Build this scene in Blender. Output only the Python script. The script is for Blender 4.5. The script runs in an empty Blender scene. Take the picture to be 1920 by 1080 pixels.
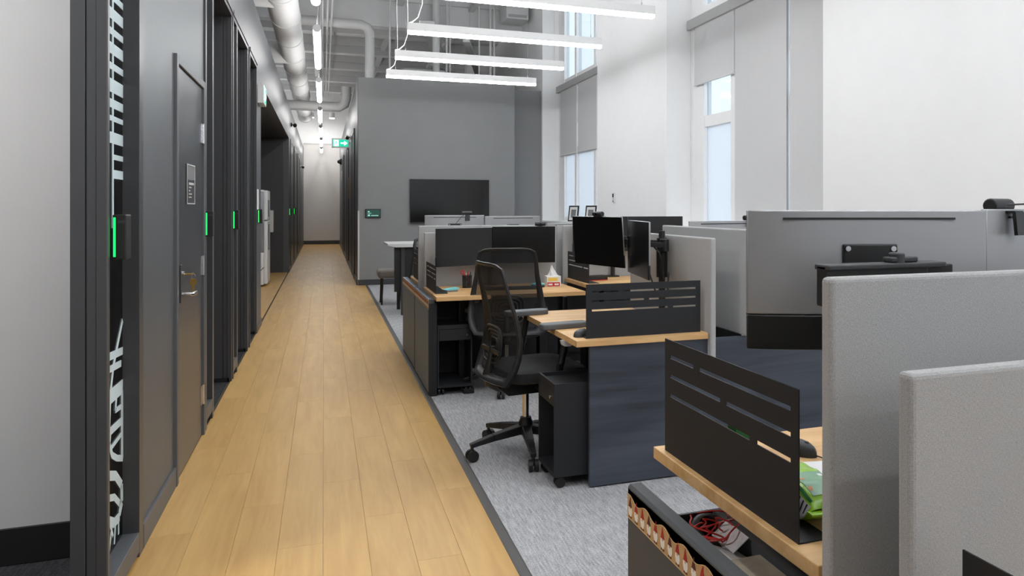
import bpy, bmesh, math, random
from mathutils import Vector, Matrix
random.seed(7)
R = math.radians
scene = bpy.context.scene
COL = scene.collection

# ------------------------------------------------------------------ camera
cam = bpy.data.cameras.new('camera')
cam.sensor_width = 36.0
cam.lens = 1400.0 / 1920.0 * 36.0
cam.shift_x = -150.0 / 1920.0
cam.shift_y = -152.0 / 1920.0
cam.clip_start = 0.02
cam.clip_end = 200
camo = bpy.data.objects.new('camera', cam)
COL.objects.link(camo)
camo.location = (0, 0, 1.4)
camo.rotation_euler = (R(90), 0, -math.atan(503.0 / 1400.0))
scene.camera = camo
# ------------------------------------------------------------------ world, exposure
W = bpy.data.worlds.new('overcast_sky')
scene.world = W
W.use_nodes = True
W.node_tree.nodes['Background'].inputs[0].default_value = (0.965, 0.985, 1.0, 1)
W.node_tree.nodes['Background'].inputs[1].default_value = 1.35
vs = scene.view_settings
vs.view_transform = 'Standard'
vs.look = 'None'
vs.gamma = 1.0
vs.use_curve_mapping = False
vs.exposure = 0.36
LAMP = 23.0      # pendant diffuser radiance
TUBE = 15.0      # corridor tube radiance
FILL_UPL = 32.0        # radiance of the glow added on pendant tops to lift the ceiling


# ------------------------------------------------------------------ materials
def lin(v):
    v /= 255.0
    return v / 12.92 if v <= 0.04045 else ((v + 0.055) / 1.055) ** 2.4


def col(r, g, b):
    return (lin(r), lin(g), lin(b), 1)


def base_mat(name):
    m = bpy.data.materials.new(name)
    m.use_nodes = True
    nt = m.node_tree
    return m, nt, nt.nodes['Principled BSDF']


def nn(nt, t, **k):
    n = nt.nodes.new(t)
    for a, v in k.items():
        setattr(n, a, v)
    return n


def mat(name, c, rough=0.5, metal=0.0, var=0.06, scale=8.0, stretch=(1, 1, 1), bump=0.0, bscale=60.0, spec=0.5, coat=0.0):
    """plain procedural surface: colour with slight noise variation and optional fine relief"""
    m, nt, b = base_mat(name)
    c = col(*c)
    tc = nn(nt, 'ShaderNodeTexCoord')
    mp = nn(nt, 'ShaderNodeMapping')
    mp.inputs['Scale'].default_value = stretch
    nt.links.new(tc.outputs['Object'], mp.inputs[0])
    no = nn(nt, 'ShaderNodeTexNoise')
    no.inputs['Scale'].default_value = scale
    no.inputs['Detail'].default_value = 5
    nt.links.new(mp.outputs[0], no.inputs['Vector'])
    mx = nn(nt, 'ShaderNodeMix', data_type='RGBA')
    mx.inputs[6].default_value = tuple(x * (1 - var) for x in c[:3]) + (1,)
    mx.inputs[7].default_value = tuple(min(1, x * (1 + var)) for x in c[:3]) + (1,)
    nt.links.new(no.outputs[0], mx.inputs[0])
    nt.links.new(mx.outputs[2], b.inputs['Base Color'])
    b.inputs['Roughness'].default_value = rough
    b.inputs['Metallic'].default_value = metal
    b.inputs['Specular IOR Level'].default_value = spec
    b.inputs['Coat Weight'].default_value = coat
    if bump:
        n2 = nn(nt, 'ShaderNodeTexNoise')
        n2.inputs['Scale'].default_value = bscale
        n2.inputs['Detail'].default_value = 3
        nt.links.new(mp.outputs[0], n2.inputs['Vector'])
        bp = nn(nt, 'ShaderNodeBump')
        bp.inputs['Strength'].default_value = bump
        bp.inputs['Distance'].default_value = 0.01
        nt.links.new(n2.outputs[0], bp.inputs['Height'])
        nt.links.new(bp.outputs[0], b.inputs['Normal'])
    return m


def wood(name, c0, c1, axis, rough=0.4, per_object=True, scale=1.0):
    """grain stretched along one axis"""
    m, nt, b = base_mat(name)
    tc = nn(nt, 'ShaderNodeTexCoord')
    oi = nn(nt, 'ShaderNodeObjectInfo')
    ad = nn(nt, 'ShaderNodeVectorMath', operation='MULTIPLY_ADD')
    ad.inputs[1].default_value = (37, 23, 11)
    nt.links.new(oi.outputs['Random'], ad.inputs[0])
    nt.links.new(tc.outputs['Object'], ad.inputs[2])
    mp = nn(nt, 'ShaderNodeMapping')
    st = [26 * scale] * 3
    st['XYZ'.index(axis)] = 1.6 * scale
    mp.inputs['Scale'].default_value = st
    nt.links.new(ad.outputs[0], mp.inputs[0])
    n1 = nn(nt, 'ShaderNodeTexNoise')
    n1.inputs['Scale'].default_value = 1.0
    n1.inputs['Detail'].default_value = 8
    n1.inputs['Roughness'].default_value = 0.6
    n1.inputs['Distortion'].default_value = 0.8
    nt.links.new(mp.outputs[0], n1.inputs['Vector'])
    mp2 = nn(nt, 'ShaderNodeMapping')
    st2 = [5 * scale] * 3
    st2['XYZ'.index(axis)] = 0.9 * scale
    mp2.inputs['Scale'].default_value = st2
    nt.links.new(ad.outputs[0], mp2.inputs[0])
    n2 = nn(nt, 'ShaderNodeTexNoise')
    n2.inputs['Scale'].default_value = 1.0
    n2.inputs['Detail'].default_value = 3
    n2.inputs['Distortion'].default_value = 1.5
    nt.links.new(mp2.outputs[0], n2.inputs['Vector'])
    mn = nn(nt, 'ShaderNodeMath', operation='MULTIPLY_ADD')
    mn.inputs[1].default_value = 0.5
    nt.links.new(n1.outputs[0], mn.inputs[0])
    m2 = nn(nt, 'ShaderNodeMath', operation='MULTIPLY')
    m2.inputs[1].default_value = 0.5
    nt.links.new(n2.outputs[0], m2.inputs[0])
    nt.links.new(m2.outputs[0], mn.inputs[2])
    rp = nn(nt, 'ShaderNodeValToRGB')
    rp.color_ramp.elements[0].position = 0.36
    rp.color_ramp.elements[1].position = 0.63
    rp.color_ramp.elements[0].color = col(*c0)
    rp.color_ramp.elements[1].color = col(*c1)
    nt.links.new(mn.outputs[0], rp.inputs[0])
    hs = nn(nt, 'ShaderNodeHueSaturation')
    if per_object:
        ma = nn(nt, 'ShaderNodeMath', operation='MULTIPLY_ADD')
        ma.inputs[1].default_value = 0.07
        ma.inputs[2].default_value = 0.965
        nt.links.new(oi.outputs['Random'], ma.inputs[0])
        nt.links.new(ma.outputs[0], hs.inputs['Value'])
    nt.links.new(rp.outputs[0], hs.inputs['Color'])
    nt.links.new(hs.outputs[0], b.inputs['Base Color'])
    b.inputs['Roughness'].default_value = rough
    bp = nn(nt, 'ShaderNodeBump')
    bp.inputs['Strength'].default_value = 0.12
    bp.inputs['Distance'].default_value = 0.004
    nt.links.new(n1.outputs[0], bp.inputs['Height'])
    nt.links.new(bp.outputs[0], b.inputs['Normal'])
    return m


def emit(name, c, s):
    m, nt, b = base_mat(name)
    b.inputs['Base Color'].default_value = col(*c)
    b.inputs['Emission Color'].default_value = col(*c)
    b.inputs['Emission Strength'].default_value = s
    return m


def glassy(name, c, transp, rough=0.05, diffuse=0.0):
    """thin pane: see-through share, glossy share and (for frosted panes) a translucent share"""
    m = bpy.data.materials.new(name)
    m.use_nodes = True
    nt = m.node_tree
    nt.nodes.clear()
    out = nn(nt, 'ShaderNodeOutputMaterial')
    tr = nn(nt, 'ShaderNodeBsdfTransparent')
    tr.inputs[0].default_value = col(*c)
    gl = nn(nt, 'ShaderNodeBsdfGlossy')
    gl.inputs['Roughness'].default_value = rough
    fr = nn(nt, 'ShaderNodeFresnel')
    fr.inputs[0].default_value = 1.45
    mx = nn(nt, 'ShaderNodeMixShader')
    ge = nn(nt, 'ShaderNodeNewGeometry')
    iv = nn(nt, 'ShaderNodeMath', operation='SUBTRACT')
    iv.inputs[0].default_value = 1.0
    nt.links.new(ge.outputs['Backfacing'], iv.inputs[1])
    ff = nn(nt, 'ShaderNodeMath', operation='MULTIPLY')
    nt.links.new(fr.outputs[0], ff.inputs[0])
    nt.links.new(iv.outputs[0], ff.inputs[1])
    nt.links.new(ff.outputs[0], mx.inputs[0])
    nt.links.new(tr.outputs[0], mx.inputs[1])
    nt.links.new(gl.outputs[0], mx.inputs[2])
    last = mx
    if diffuse:
        tl = nn(nt, 'ShaderNodeBsdfTranslucent')
        tl.inputs[0].default_value = col(*c)
        df = nn(nt, 'ShaderNodeBsdfDiffuse')
        df.inputs[0].default_value = col(*c)
        a = nn(nt, 'ShaderNodeMixShader')
        a.inputs[0].default_value = 0.35 if diffuse < 0.95 else 0.85
        nt.links.new(tl.outputs[0], a.inputs[1])
        nt.links.new(df.outputs[0], a.inputs[2])
        e = nn(nt, 'ShaderNodeMixShader')
        e.inputs[0].default_value = diffuse
        nt.links.new(mx.outputs[0], e.inputs[1])
        nt.links.new(a.outputs[0], e.inputs[2])
        last = e
    nt.links.new(last.outputs[0], out.inputs[0])
    return m


def mesh_fabric(name, c, see):
    m = bpy.data.materials.new(name)
    m.use_nodes = True
    nt = m.node_tree
    b = nt.nodes['Principled BSDF']
    b.inputs['Base Color'].default_value = col(*c)
    b.inputs['Roughness'].default_value = 0.8
    tr = nn(nt, 'ShaderNodeBsdfTransparent')
    mx = nn(nt, 'ShaderNodeMixShader')
    mx.inputs[0].default_value = 1 - see
    nt.links.new(tr.outputs[0], mx.inputs[1])
    nt.links.new(b.outputs[0], mx.inputs[2])
    nt.links.new(mx.outputs[0], nt.nodes['Material Output'].inputs[0])
    return m


def weave(name, c, var, sx, bump):
    """felt / woven cloth: fine two-way threads plus mottling"""
    m, nt, b = base_mat(name)
    tc = nn(nt, 'ShaderNodeTexCoord')
    c = col(*c)
    outs = []
    for st in ((1, 1, 6), (6, 6, 1)):
        mp = nn(nt, 'ShaderNodeMapping')
        mp.inputs['Scale'].default_value = st
        nt.links.new(tc.outputs['Object'], mp.inputs[0])
        no = nn(nt, 'ShaderNodeTexNoise')
        no.inputs['Scale'].default_value = sx
        no.inputs['Detail'].default_value = 4
        nt.links.new(mp.outputs[0], no.inputs['Vector'])
        outs.append(no)
    ad = nn(nt, 'ShaderNodeMath', operation='ADD')
    nt.links.new(outs[0].outputs[0], ad.inputs[0])
    nt.links.new(outs[1].outputs[0], ad.inputs[1])
    rp = nn(nt, 'ShaderNodeMapRange')
    rp.inputs[1].default_value = 0.65
    rp.inputs[2].default_value = 1.35
    nt.links.new(ad.outputs[0], rp.inputs[0])
    mx = nn(nt, 'ShaderNodeMix', data_type='RGBA')
    mx.inputs[6].default_value = tuple(x * (1 - var) for x in c[:3]) + (1,)
    mx.inputs[7].default_value = tuple(x * (1 + var) for x in c[:3]) + (1,)
    nt.links.new(rp.outputs[0], mx.inputs[0])
    nt.links.new(mx.outputs[2], b.inputs['Base Color'])
    b.inputs['Roughness'].default_value = 0.95
    b.inputs['Specular IOR Level'].default_value = 0.1
    b.inputs['Sheen Weight'].default_value = 0.15
    bp = nn(nt, 'ShaderNodeBump')
    bp.inputs['Strength'].default_value = bump
    bp.inputs['Distance'].default_value = 0.003
    nt.links.new(ad.outputs[0], bp.inputs['Height'])
    nt.links.new(bp.outputs[0], b.inputs['Normal'])
    return m


def carpet_mat(name, c, var):
    m, nt, b = base_mat(name)
    tc = nn(nt, 'ShaderNodeTexCoord')
    c = col(*c)
    mp = nn(nt, 'ShaderNodeMapping')
    mp.inputs['Scale'].default_value = (120, 11, 1)
    nt.links.new(tc.outputs['Object'], mp.inputs[0])
    n1 = nn(nt, 'ShaderNodeTexNoise')
    n1.inputs['Scale'].default_value = 1
    n1.inputs['Detail'].default_value = 4
    nt.links.new(mp.outputs[0], n1.inputs['Vector'])
    n2 = nn(nt, 'ShaderNodeTexNoise')
    n2.inputs['Scale'].default_value = 160
    nt.links.new(tc.outputs['Object'], n2.inputs['Vector'])
    ad = nn(nt, 'ShaderNodeMath', operation='ADD')
    nt.links.new(n1.outputs[0], ad.inputs[0])
    nt.links.new(n2.outputs[0], ad.inputs[1])
    rp = nn(nt, 'ShaderNodeMapRange')
    rp.inputs[1].default_value = 0.6
    rp.inputs[2].default_value = 1.4
    nt.links.new(ad.outputs[0], rp.inputs[0])
    mx = nn(nt, 'ShaderNodeMix', data_type='RGBA')
    mx.inputs[6].default_value = tuple(x * (1 - var) for x in c[:3]) + (1,)
    mx.inputs[7].default_value = tuple(x * (1 + var) for x in c[:3]) + (1,)
    nt.links.new(rp.outputs[0], mx.inputs[0])
    nt.links.new(mx.outputs[2], b.inputs['Base Color'])
    b.inputs['Roughness'].default_value = 1.0
    b.inputs['Specular IOR Level'].default_value = 0.05
    bp = nn(nt, 'ShaderNodeBump')
    bp.inputs['Strength'].default_value = 0.6
    bp.inputs['Distance'].default_value = 0.004
    nt.links.new(ad.outputs[0], bp.inputs['Height'])
    nt.links.new(bp.outputs[0], b.inputs['Normal'])
    return m


M = dict(
    plank=wood('oak_vinyl_plank', (188, 146, 83), (207, 167, 101), 'Y', 0.42, scale=0.9),
    desk_y=wood('oak_desktop', (198, 152, 98), (228, 187, 132), 'X', 0.45, False),
    blackwood=wood('charcoal_wood_grain', (42, 46, 55), (76, 81, 93), 'X', 0.5, False, 0.5),
    carpet=carpet_mat('grey_loop_carpet', (172, 172, 174), 0.5),
    darkcarpet=carpet_mat('dark_loop_carpet', (62, 62, 64), 0.6),
    subfloor=mat('screed', (70, 62, 50), 0.9),
    white=mat('white_paint', (243, 243, 243), 0.75, var=0.02),
    ceil=mat('ceiling_paint', (218, 218, 218), 0.85, var=0.05),
    pipe=mat('painted_duct', (206, 206, 206), 0.6, var=0.05),
    pale=mat('pale_grey_paint', (196, 195, 194), 0.55, var=0.05, scale=2.5),
    farwall=mat('far_wall_panel', (222, 219, 216), 0.6, var=0.04, scale=3),
    feature=mat('charcoal_feature_wall', (132, 132, 133), 0.65, var=0.05, scale=3),
    left=mat('charcoal_wall_panel', (88, 90, 94), 0.42, var=0.06, scale=3, bump=0.03, bscale=300),
    frame=mat('anodised_dark_frame', (62, 63, 66), 0.35, var=0.05, spec=0.5),
    doorm=mat('dark_stained_door', (58, 60, 65), 0.28, var=0.12, stretch=(1, 12, 1), scale=6),
    trim=mat('dark_floor_trim', (84, 82, 80), 0.5),
    black=mat('black_plastic', (24, 24, 25), 0.45),
    blackmetal=mat('black_powder_coat', (38, 39, 42), 0.6, bump=0.05, bscale=400, spec=0.3),
    cabinet=mat('grey_cabinet_laminate', (116, 131, 150), 0.55, spec=0.4),
    drawer=mat('charcoal_laminate', (84, 86, 88), 0.62, spec=0.2),
    chairframe=mat('black_chair_frame', (38, 38, 40), 0.45),
    dkgrey=mat('dark_grey_plastic', (52, 53, 56), 0.5),
    armpad=mat('grey_soft_plastic', (88, 90, 94), 0.55),
    silver=mat('silver_monitor_shell', (168, 168, 170), 0.38, metal=0.55, var=0.02),
    chrome=mat('brushed_steel', (205, 205, 208), 0.22, metal=1.0, var=0.03),
    brass=mat('brass_key', (196, 160, 90), 0.3, metal=1.0),
    screen=mat('monitor_glass', (16, 16, 17), 0.22, var=0.02),
    tv=mat('television_glass', (12, 12, 13), 0.12, var=0.02),
    felt=weave('grey_felt_screen', (176, 176, 176), 0.25, 190, 0.5),
    seat=weave('black_seat_fabric', (46, 46, 48), 0.3, 200, 0.4),
    chairmesh=mesh_fabric('black_chair_mesh', (26, 26, 28), 0.24),
    cupmesh=mesh_fabric('black_wire_mesh', (18, 18, 19), 0.3),
    blind=mat('grey_roller_fabric', (212, 212, 213), 0.9, var=0.02, bump=0.08, bscale=500),
    valance=mat('grey_blind_box', (168, 168, 168), 0.5),
    pane=glassy('clear_pane', (225, 232, 238), 1.0),
    frost=glassy('frosted_pane', (228, 234, 240), 0.4, 0.4, 0.85),
    dglass=glassy('dark_partition_glass', (120, 124, 128), 1.0, 0.03),
    decal=glassy('frosted_film', (218, 232, 236), 0.2, 0.5, 0.97),
    lampbody=mat('white_lamp_housing', (250, 250, 250), 0.5, var=0.01),
    lamp=emit('lamp_diffuser', (248, 252, 255), LAMP),
    tube=emit('tube_diffuser', (255, 253, 251), TUBE),
    booth=emit('booth_diffuser', (252, 253, 255), 62.0),
    fill_spot=emit('fill_downlight_diffuser', (255, 253, 250), 210.0),
    fill_upl=emit('fill_uplight_diffuser', (248, 252, 255), FILL_UPL),
    led=emit('green_led_bar', (20, 220, 90), 1.6),
    exit_g=emit('exit_sign_green', (24, 178, 142), 1.0),
    exit_w=emit('exit_sign_white', (235, 255, 250), 1.2),
    tabscreen=emit('booking_screen_green', (16, 62, 52), 0.5),
    tabline=emit('booking_screen_text', (150, 200, 190), 0.5),
    paper=mat('white_paper', (232, 231, 230), 0.8, var=0.03),
    print_=mat('printed_page', (226, 220, 222), 0.8, var=0.25, scale=60),
    photo=mat('colour_print', (176, 168, 150), 0.6, var=0.9, scale=14),
    ink=mat('grey_print', (120, 120, 122), 0.8),
    kraft=mat('kraft_ribbon', (196, 158, 112), 0.75, var=0.12, scale=30),
    gilt=mat('kraft_ribbon_edge', (205, 170, 120), 0.6),
    red=mat('red_cap', (170, 36, 34), 0.7),
    brown=mat('brown_cap', (92, 44, 36), 0.7),
    cream=mat('cream_beard', (240, 234, 226), 0.8),
    redcable=mat('red_rubber_cable', (198, 44, 38), 0.4),
    redplastic=mat('red_plastic', (196, 30, 40), 0.4),
    cyan=mat('turquoise_paper', (128, 214, 220), 0.7),
    yellow=mat('yellow_print', (236, 200, 90), 0.7),
    lime=mat('lime_foil', (150, 205, 40), 0.22, var=0.25, scale=14, bump=0.4, bscale=14),
    green=mat('dark_green_foil', (22, 110, 50), 0.25, var=0.25, scale=16),
    sage=mat('sage_foil_print', (128, 176, 140), 0.3, var=0.2, scale=20),
    orange=mat('orange_print', (230, 150, 80), 0.5),
    steel=mat('stainless_steel', (120, 120, 122), 0.28, metal=0.9),
    appliance=mat('white_appliance', (226, 226, 226), 0.35),
    stool=weave('taupe_cushion', (120, 114, 108), 0.2, 90, 0.3),
    tabletop=mat('light_grey_laminate', (196, 196, 196), 0.4),
)


# ------------------------------------------------------------------ mesh builder
class MB:
    def __init__(s):
        s.v, s.f, s.mi, s.m = [], [], [], 0

    def add(s, vs_, fs_):
        o = len(s.v)
        s.v += [tuple(p) for p in vs_]
        for f in fs_:
            s.f.append(tuple(i + o for i in f))
            s.mi.append(s.m)
        return s

    def box(s, x0, x1, y0, y1, z0, z1):
        return s.add([(x0, y0, z0), (x1, y0, z0), (x1, y1, z0), (x0, y1, z0), (x0, y0, z1), (x1, y0, z1), (x1, y1, z1), (x0, y1, z1)],
                     [(0, 3, 2, 1), (4, 5, 6, 7), (0, 1, 5, 4), (1, 2, 6, 5), (2, 3, 7, 6), (3, 0, 4, 7)])

    def bar(s, p0, p1, w0, h0, w1=None, h1=None, up=(0, 0, 1)):
        """tapered rectangular bar from p0 to p1"""
        p0, p1 = Vector(p0), Vector(p1)
        w1 = w0 if w1 is None else w1
        h1 = h0 if h1 is None else h1
        d = (p1 - p0).normalized()
        side = d.cross(Vector(up))
        if side.length < 1e-4:
            side = Vector((1, 0, 0))
        side.normalize()
        u = side.cross(d).normalized()
        vs_ = []
        for p, w, h in ((p0, w0, h0), (p1, w1, h1)):
            for a, b in ((-1, -1), (1, -1), (1, 1), (-1, 1)):
                vs_.append(p + side * (a * w / 2) + u * (b * h / 2))
        return s.add(vs_, [(0, 1, 2, 3), (7, 6, 5, 4), (0, 4, 5, 1), (1, 5, 6, 2), (2, 6, 7, 3), (3, 7, 4, 0)])

    def cyl(s, p0, p1, r, r2=None, n=16):
        p0, p1 = Vector(p0), Vector(p1)
        r2 = r if r2 is None else r2
        d = (p1 - p0).normalized()
        a = d.orthogonal().normalized()
        b = d.cross(a)
        vs_ = []
        for p, q in ((p0, r), (p1, r2)):
            for i in range(n):
                t = 2 * math.pi * i / n
                vs_.append(p + a * (q * math.cos(t)) + b * (q * math.sin(t)))
        fs_ = [(i, (i + 1) % n, n + (i + 1) % n, n + i) for i in range(n)]
        fs_ += [tuple(range(n - 1, -1, -1)), tuple(range(n, 2 * n))]
        return s.add(vs_, fs_)

    def tube(s, pts, r, n=8, closed=False, flat=1.0):
        pts = [Vector(p) for p in pts]
        N = len(pts)
        rr = r if hasattr(r, '__len__') else [r] * N
        vs_, prev = [], None
        for i, p in enumerate(pts):
            if closed:
                d = pts[(i + 1) % N] - pts[i - 1]
            else:
                d = pts[min(i + 1, N - 1)] - pts[max(i - 1, 0)]
            d.normalize()
            if prev is None:
                a = d.orthogonal().normalized()
            else:
                a = (prev - d * prev.dot(d))
                a = a.normalized() if a.length > 1e-5 else d.orthogonal().normalized()
            prev = a
            b = d.cross(a)
            for k in range(n):
                t = 2 * math.pi * k / n
                vs_.append(p + a * (rr[i] * math.cos(t)) + b * (rr[i] * flat * math.sin(t)))
        fs_ = []
        for i in range(N if closed else N - 1):
            j = (i + 1) % N
            for k in range(n):
                fs_.append((i * n + k, i * n + (k + 1) % n, j * n + (k + 1) % n, j * n + k))
        if not closed:
            fs_ += [tuple(range(n - 1, -1, -1)), tuple((N - 1) * n + k for k in range(n))]
        return s.add(vs_, fs_)

    def prism(s, poly, axis, a, b):
        """polygon in the two other axes (in xyz order) extruded along axis from a to b"""
        n = len(poly)
        ax = 'xyz'.index(axis)

        def mk(p, t):
            q = list(p)
            q.insert(ax, t)
            return q
        vs_ = [mk(p, a) for p in poly] + [mk(p, b) for p in poly]
        fs_ = [(i, (i + 1) % n, n + (i + 1) % n, n + i) for i in range(n)]
        fs_ += [tuple(range(n - 1, -1, -1)), tuple(range(n, 2 * n))]
        return s.add(vs_, fs_)

    def grid(s, nu, nv, fn, thick=0.0):
        vs_ = [fn(i / nu, j / nv) for j in range(nv + 1) for i in range(nu + 1)]
        fs_ = [(j * (nu + 1) + i, j * (nu + 1) + i + 1, (j + 1) * (nu + 1) + i + 1, (j + 1) * (nu + 1) + i) for j in range(nv) for i in range(nu)]
        return s.add(vs_, fs_)

    def lathe(s, prof, c, n=20):
        vs_ = []
        for r, z_ in prof:
            for i in range(n):
                t = 2 * math.pi * i / n
                vs_.append((c[0] + r * math.cos(t), c[1] + r * math.sin(t), c[2] + z_))
        fs_ = []
        for j in range(len(prof) - 1):
            for i in range(n):
                fs_.append((j * n + i, j * n + (i + 1) % n, (j + 1) * n + (i + 1) % n, (j + 1) * n + i))
        fs_ += [tuple(range(n - 1, -1, -1)), tuple((len(prof) - 1) * n + i for i in range(n))]
        return s.add(vs_, fs_)

    def build(s, name, m, parent=None, bevel=0.0, seg=2, smooth=False, recalc=True, label=None):
        me = bpy.data.meshes.new(name)
        me.from_pydata(s.v, [], s.f)
        ms = m if isinstance(m, (list, tuple)) else [m]
        for q in ms:
            me.materials.append(M[q] if isinstance(q, str) else q)
        if len(ms) > 1:
            me.polygons.foreach_set('material_index', s.mi)
        if recalc:
            bm = bmesh.new()
            bm.from_mesh(me)
            bmesh.ops.recalc_face_normals(bm, faces=bm.faces)
            bm.to_mesh(me)
            bm.free()
        if smooth:
            me.polygons.foreach_set('use_smooth', [True] * len(me.polygons))
            me.set_sharp_from_angle(angle=R(40))
        me.update()
        o = bpy.data.objects.new(name, me)
        COL.objects.link(o)
        if parent is not None:
            o.parent = parent
        if bevel:
            md = o.modifiers.new('bevel', 'BEVEL')
            md.width = bevel
            md.segments = seg
            md.limit_method = 'ANGLE'
            md.angle_limit = R(50)
        if label:
            o['label'] = label
        return o


def tag(o, label, cat, group=None, kind=None):
    o['label'] = label
    if cat:
        o['category'] = cat
    if group:
        o['group'] = group
    if kind:
        o['kind'] = kind
    return o


def thing(name, label, cat, loc=(0, 0, 0), rz=0.0, group=None):
    o = bpy.data.objects.new(name, None)
    o.empty_display_size = 0.1
    COL.objects.link(o)
    o.location = loc
    o.rotation_euler = (0, 0, rz)
    return tag(o, label, cat, group)


def struct(o, label):
    o['kind'] = 'structure'
    o['label'] = label
    return o


def sempty(name, label, loc=(0, 0, 0)):
    o = bpy.data.objects.new(name, None)
    COL.objects.link(o)
    o.location = loc
    return struct(o, label)


def bx(*a):
    return MB().box(*a)


def kids(o):
    return [c for c in bpy.data.objects if c.parent == o]


def copy_tree(o, parent=None):
    c = o.copy()
    COL.objects.link(c)
    if parent is not None:
        c.parent = parent
    for k in kids(o):
        copy_tree(k, c)
    return c


# ================================================================== THE ROOM
XL, XR, YB, ZT = -0.705, 4.10, 13.96, 3.72   # left wall face, window wall face, feature wall, block top
CEIL = 5.9

# ---- floor: oak planks in the corridor
floor = struct(bx(XL - 0.02, 0.70, -7.5, 29.9, -0.06, -0.0062).build('floor', 'subfloor'), 'oak plank walkway running down the corridor')
PW, PL = 1.405 / 8, 1.22
plank_mesh = {}
for i in range(8):
    x = XL + i * PW
    y = -2.5 + (-((i * 0.4137) % 1.0)) * PL
    while y < 29.85:
        a, b_ = max(y, -2.5), min(y + PL, 29.85)
        if b_ - a > 0.04:
            key = round(b_ - a, 3)
            if key not in plank_mesh:
                g = 0.0004
                o = MB().prism([(g, -0.006), (PW - g, -0.006), (PW - g, -0.0004), (PW - g - 0.0005, 0), (g + 0.0005, 0), (g, -0.0004)], 'y', g, key - g).build('plank', 'plank', floor)
                plank_mesh[key] = o.data
            else:
                o = bpy.data.objects.new('plank', plank_mesh[key])
                COL.objects.link(o)
                o.parent = floor
            o.location = (x, a, 0)
        y += PL
struct(bx(0.745, XR + 0.5, -7.5, 14.6, -0.06, -0.001).build('floor', 'carpet'), 'grey ribbed loop carpet under the desks')
struct(bx(-3.4, XL - 0.02, -7.5, 18.2, -0.06, -0.003).build('floor', 'darkcarpet'), 'dark carpet inside the booths on the left')
struct(MB().prism([(0.70, -0.06), (0.70, 0.001), (0.708, 0.004), (0.737, 0.004), (0.745, 0.001), (0.745, -0.06)], 'y', -7.5, 13.96).build('trim_1', 'trim'), 'dark metal edging strip between oak planks and carpet')

# ---- outer shell
struct(bx(-3.5, 4.9, -7.7, -7.5, -0.06, CEIL).build('wall_back', 'white'), 'white wall behind the viewer')
struct(bx(-3.6, -3.4, -7.7, 30.2, -0.06, CEIL).build('wall_outer', 'pale'), 'grey outer wall behind the booths')
ceiling = struct(bx(-3.6, 4.9, -7.7, 30.2, CEIL, CEIL + 0.2).build('ceiling', 'ceil'), 'grey painted open ceiling deck')
for k, y in enumerate((1.5, 4.5, 7.5, 10.5, 13.4, 16.2, 18.6, 21.0, 23.4, 25.8, 28.2)):
    d = 0.75 if y == 16.2 else 0.42
    bx(-3.4, XR + 0.3, y - 0.14, y + 0.14, CEIL - d, CEIL + 0.01).build('beam', 'ceil', ceiling)
for k in range(13):
    y = 14.8 + k * 1.2
    bx(-3.4, XR + 0.3, y - 0.03, y + 0.03, CEIL - 0.22, CEIL + 0.01).build('joist', 'ceil', ceiling)
for x in (-0.2, 1.5, 3.0):
    bx(x - 0.06, x + 0.06, 13.9, 29.6, CEIL - 0.30, CEIL - 0.2).build('purlin', 'ceil', ceiling)

# ---- far wall of the corridor
fw = struct(bx(-3.4, 4.5, 29.85, 30.1, -0.06, CEIL).build('wall_far', 'white'), 'pale wall closing the far end of the corridor')
bx(XL, 0.57, 29.80, 29.85, 0.14, 3.72).build('panel', 'farwall', fw, label='pale grey panel at the end of the corridor')
bx(XL, 0.57, 29.79, 29.85, 3.72, 3.78).build('ledge', 'pale', fw)
struct(bx(XL, 0.57, 29.78, 29.85, 0, 0.14).build('baseboard_far', 'frame'), 'dark baseboard at the end of the corridor')

# ---- feature block (charcoal) with the TV, its corridor side and its back
blk = struct(bx(0.58, 3.44, YB, 14.5, 0, ZT).build('wall_feature', 'feature'), 'charcoal feature wall carrying the television')
bx(3.44, XR + 0.02, 14.42, 14.5, 0, ZT).build('side_panel', 'feature', blk)
bx(0.572, 0.60, YB - 0.006, 14.0, 0.0, 1.33).build('corner_guard', 'pale', blk)
struct(bx(0.575, 3.46, YB - 0.014, YB, 0, 0.10).build('baseboard_feature', 'frame'), 'dark baseboard below the television wall')
wr = struct(bx(0.57, 0.70, 14.0, 29.85, 0, ZT).build('wall_right', 'left'), 'charcoal right-hand wall of the far corridor')
bx(0.70, 4.5, 14.5, 29.8, ZT - 0.1, ZT - 0.02).build('block_roof', 'feature', wr)
struct(bx(0.552, 0.57, 14.0, 29.8, 0, 0.10).build('baseboard_right', 'frame'), 'dark baseboard along the right of the far corridor')
for n, (y0, y1) in enumerate(((15.2, 16.3), (19.0, 20.2), (23.2, 24.4))):
    d = sempty('door_%d' % (6 + n), 'dark flush door in the right corridor wall, %s from the viewer' % ('nearest', 'second', 'farthest')[n])
    bx(0.545, 0.57, y0, y0 + 0.07, 0, 2.93).build('door_frame', 'frame', d)
    bx(0.545, 0.57, y1 - 0.07, y1, 0, 2.93).build('door_frame', 'frame', d)
    bx(0.545, 0.57, y0 + 0.07, y1 - 0.07, 2.86, 2.93).build('door_frame', 'frame', d)
    bx(0.558, 0.57, y0 + 0.07, y1 - 0.07, 0, 2.86).build('door_leaf', 'doorm', d)

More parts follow.
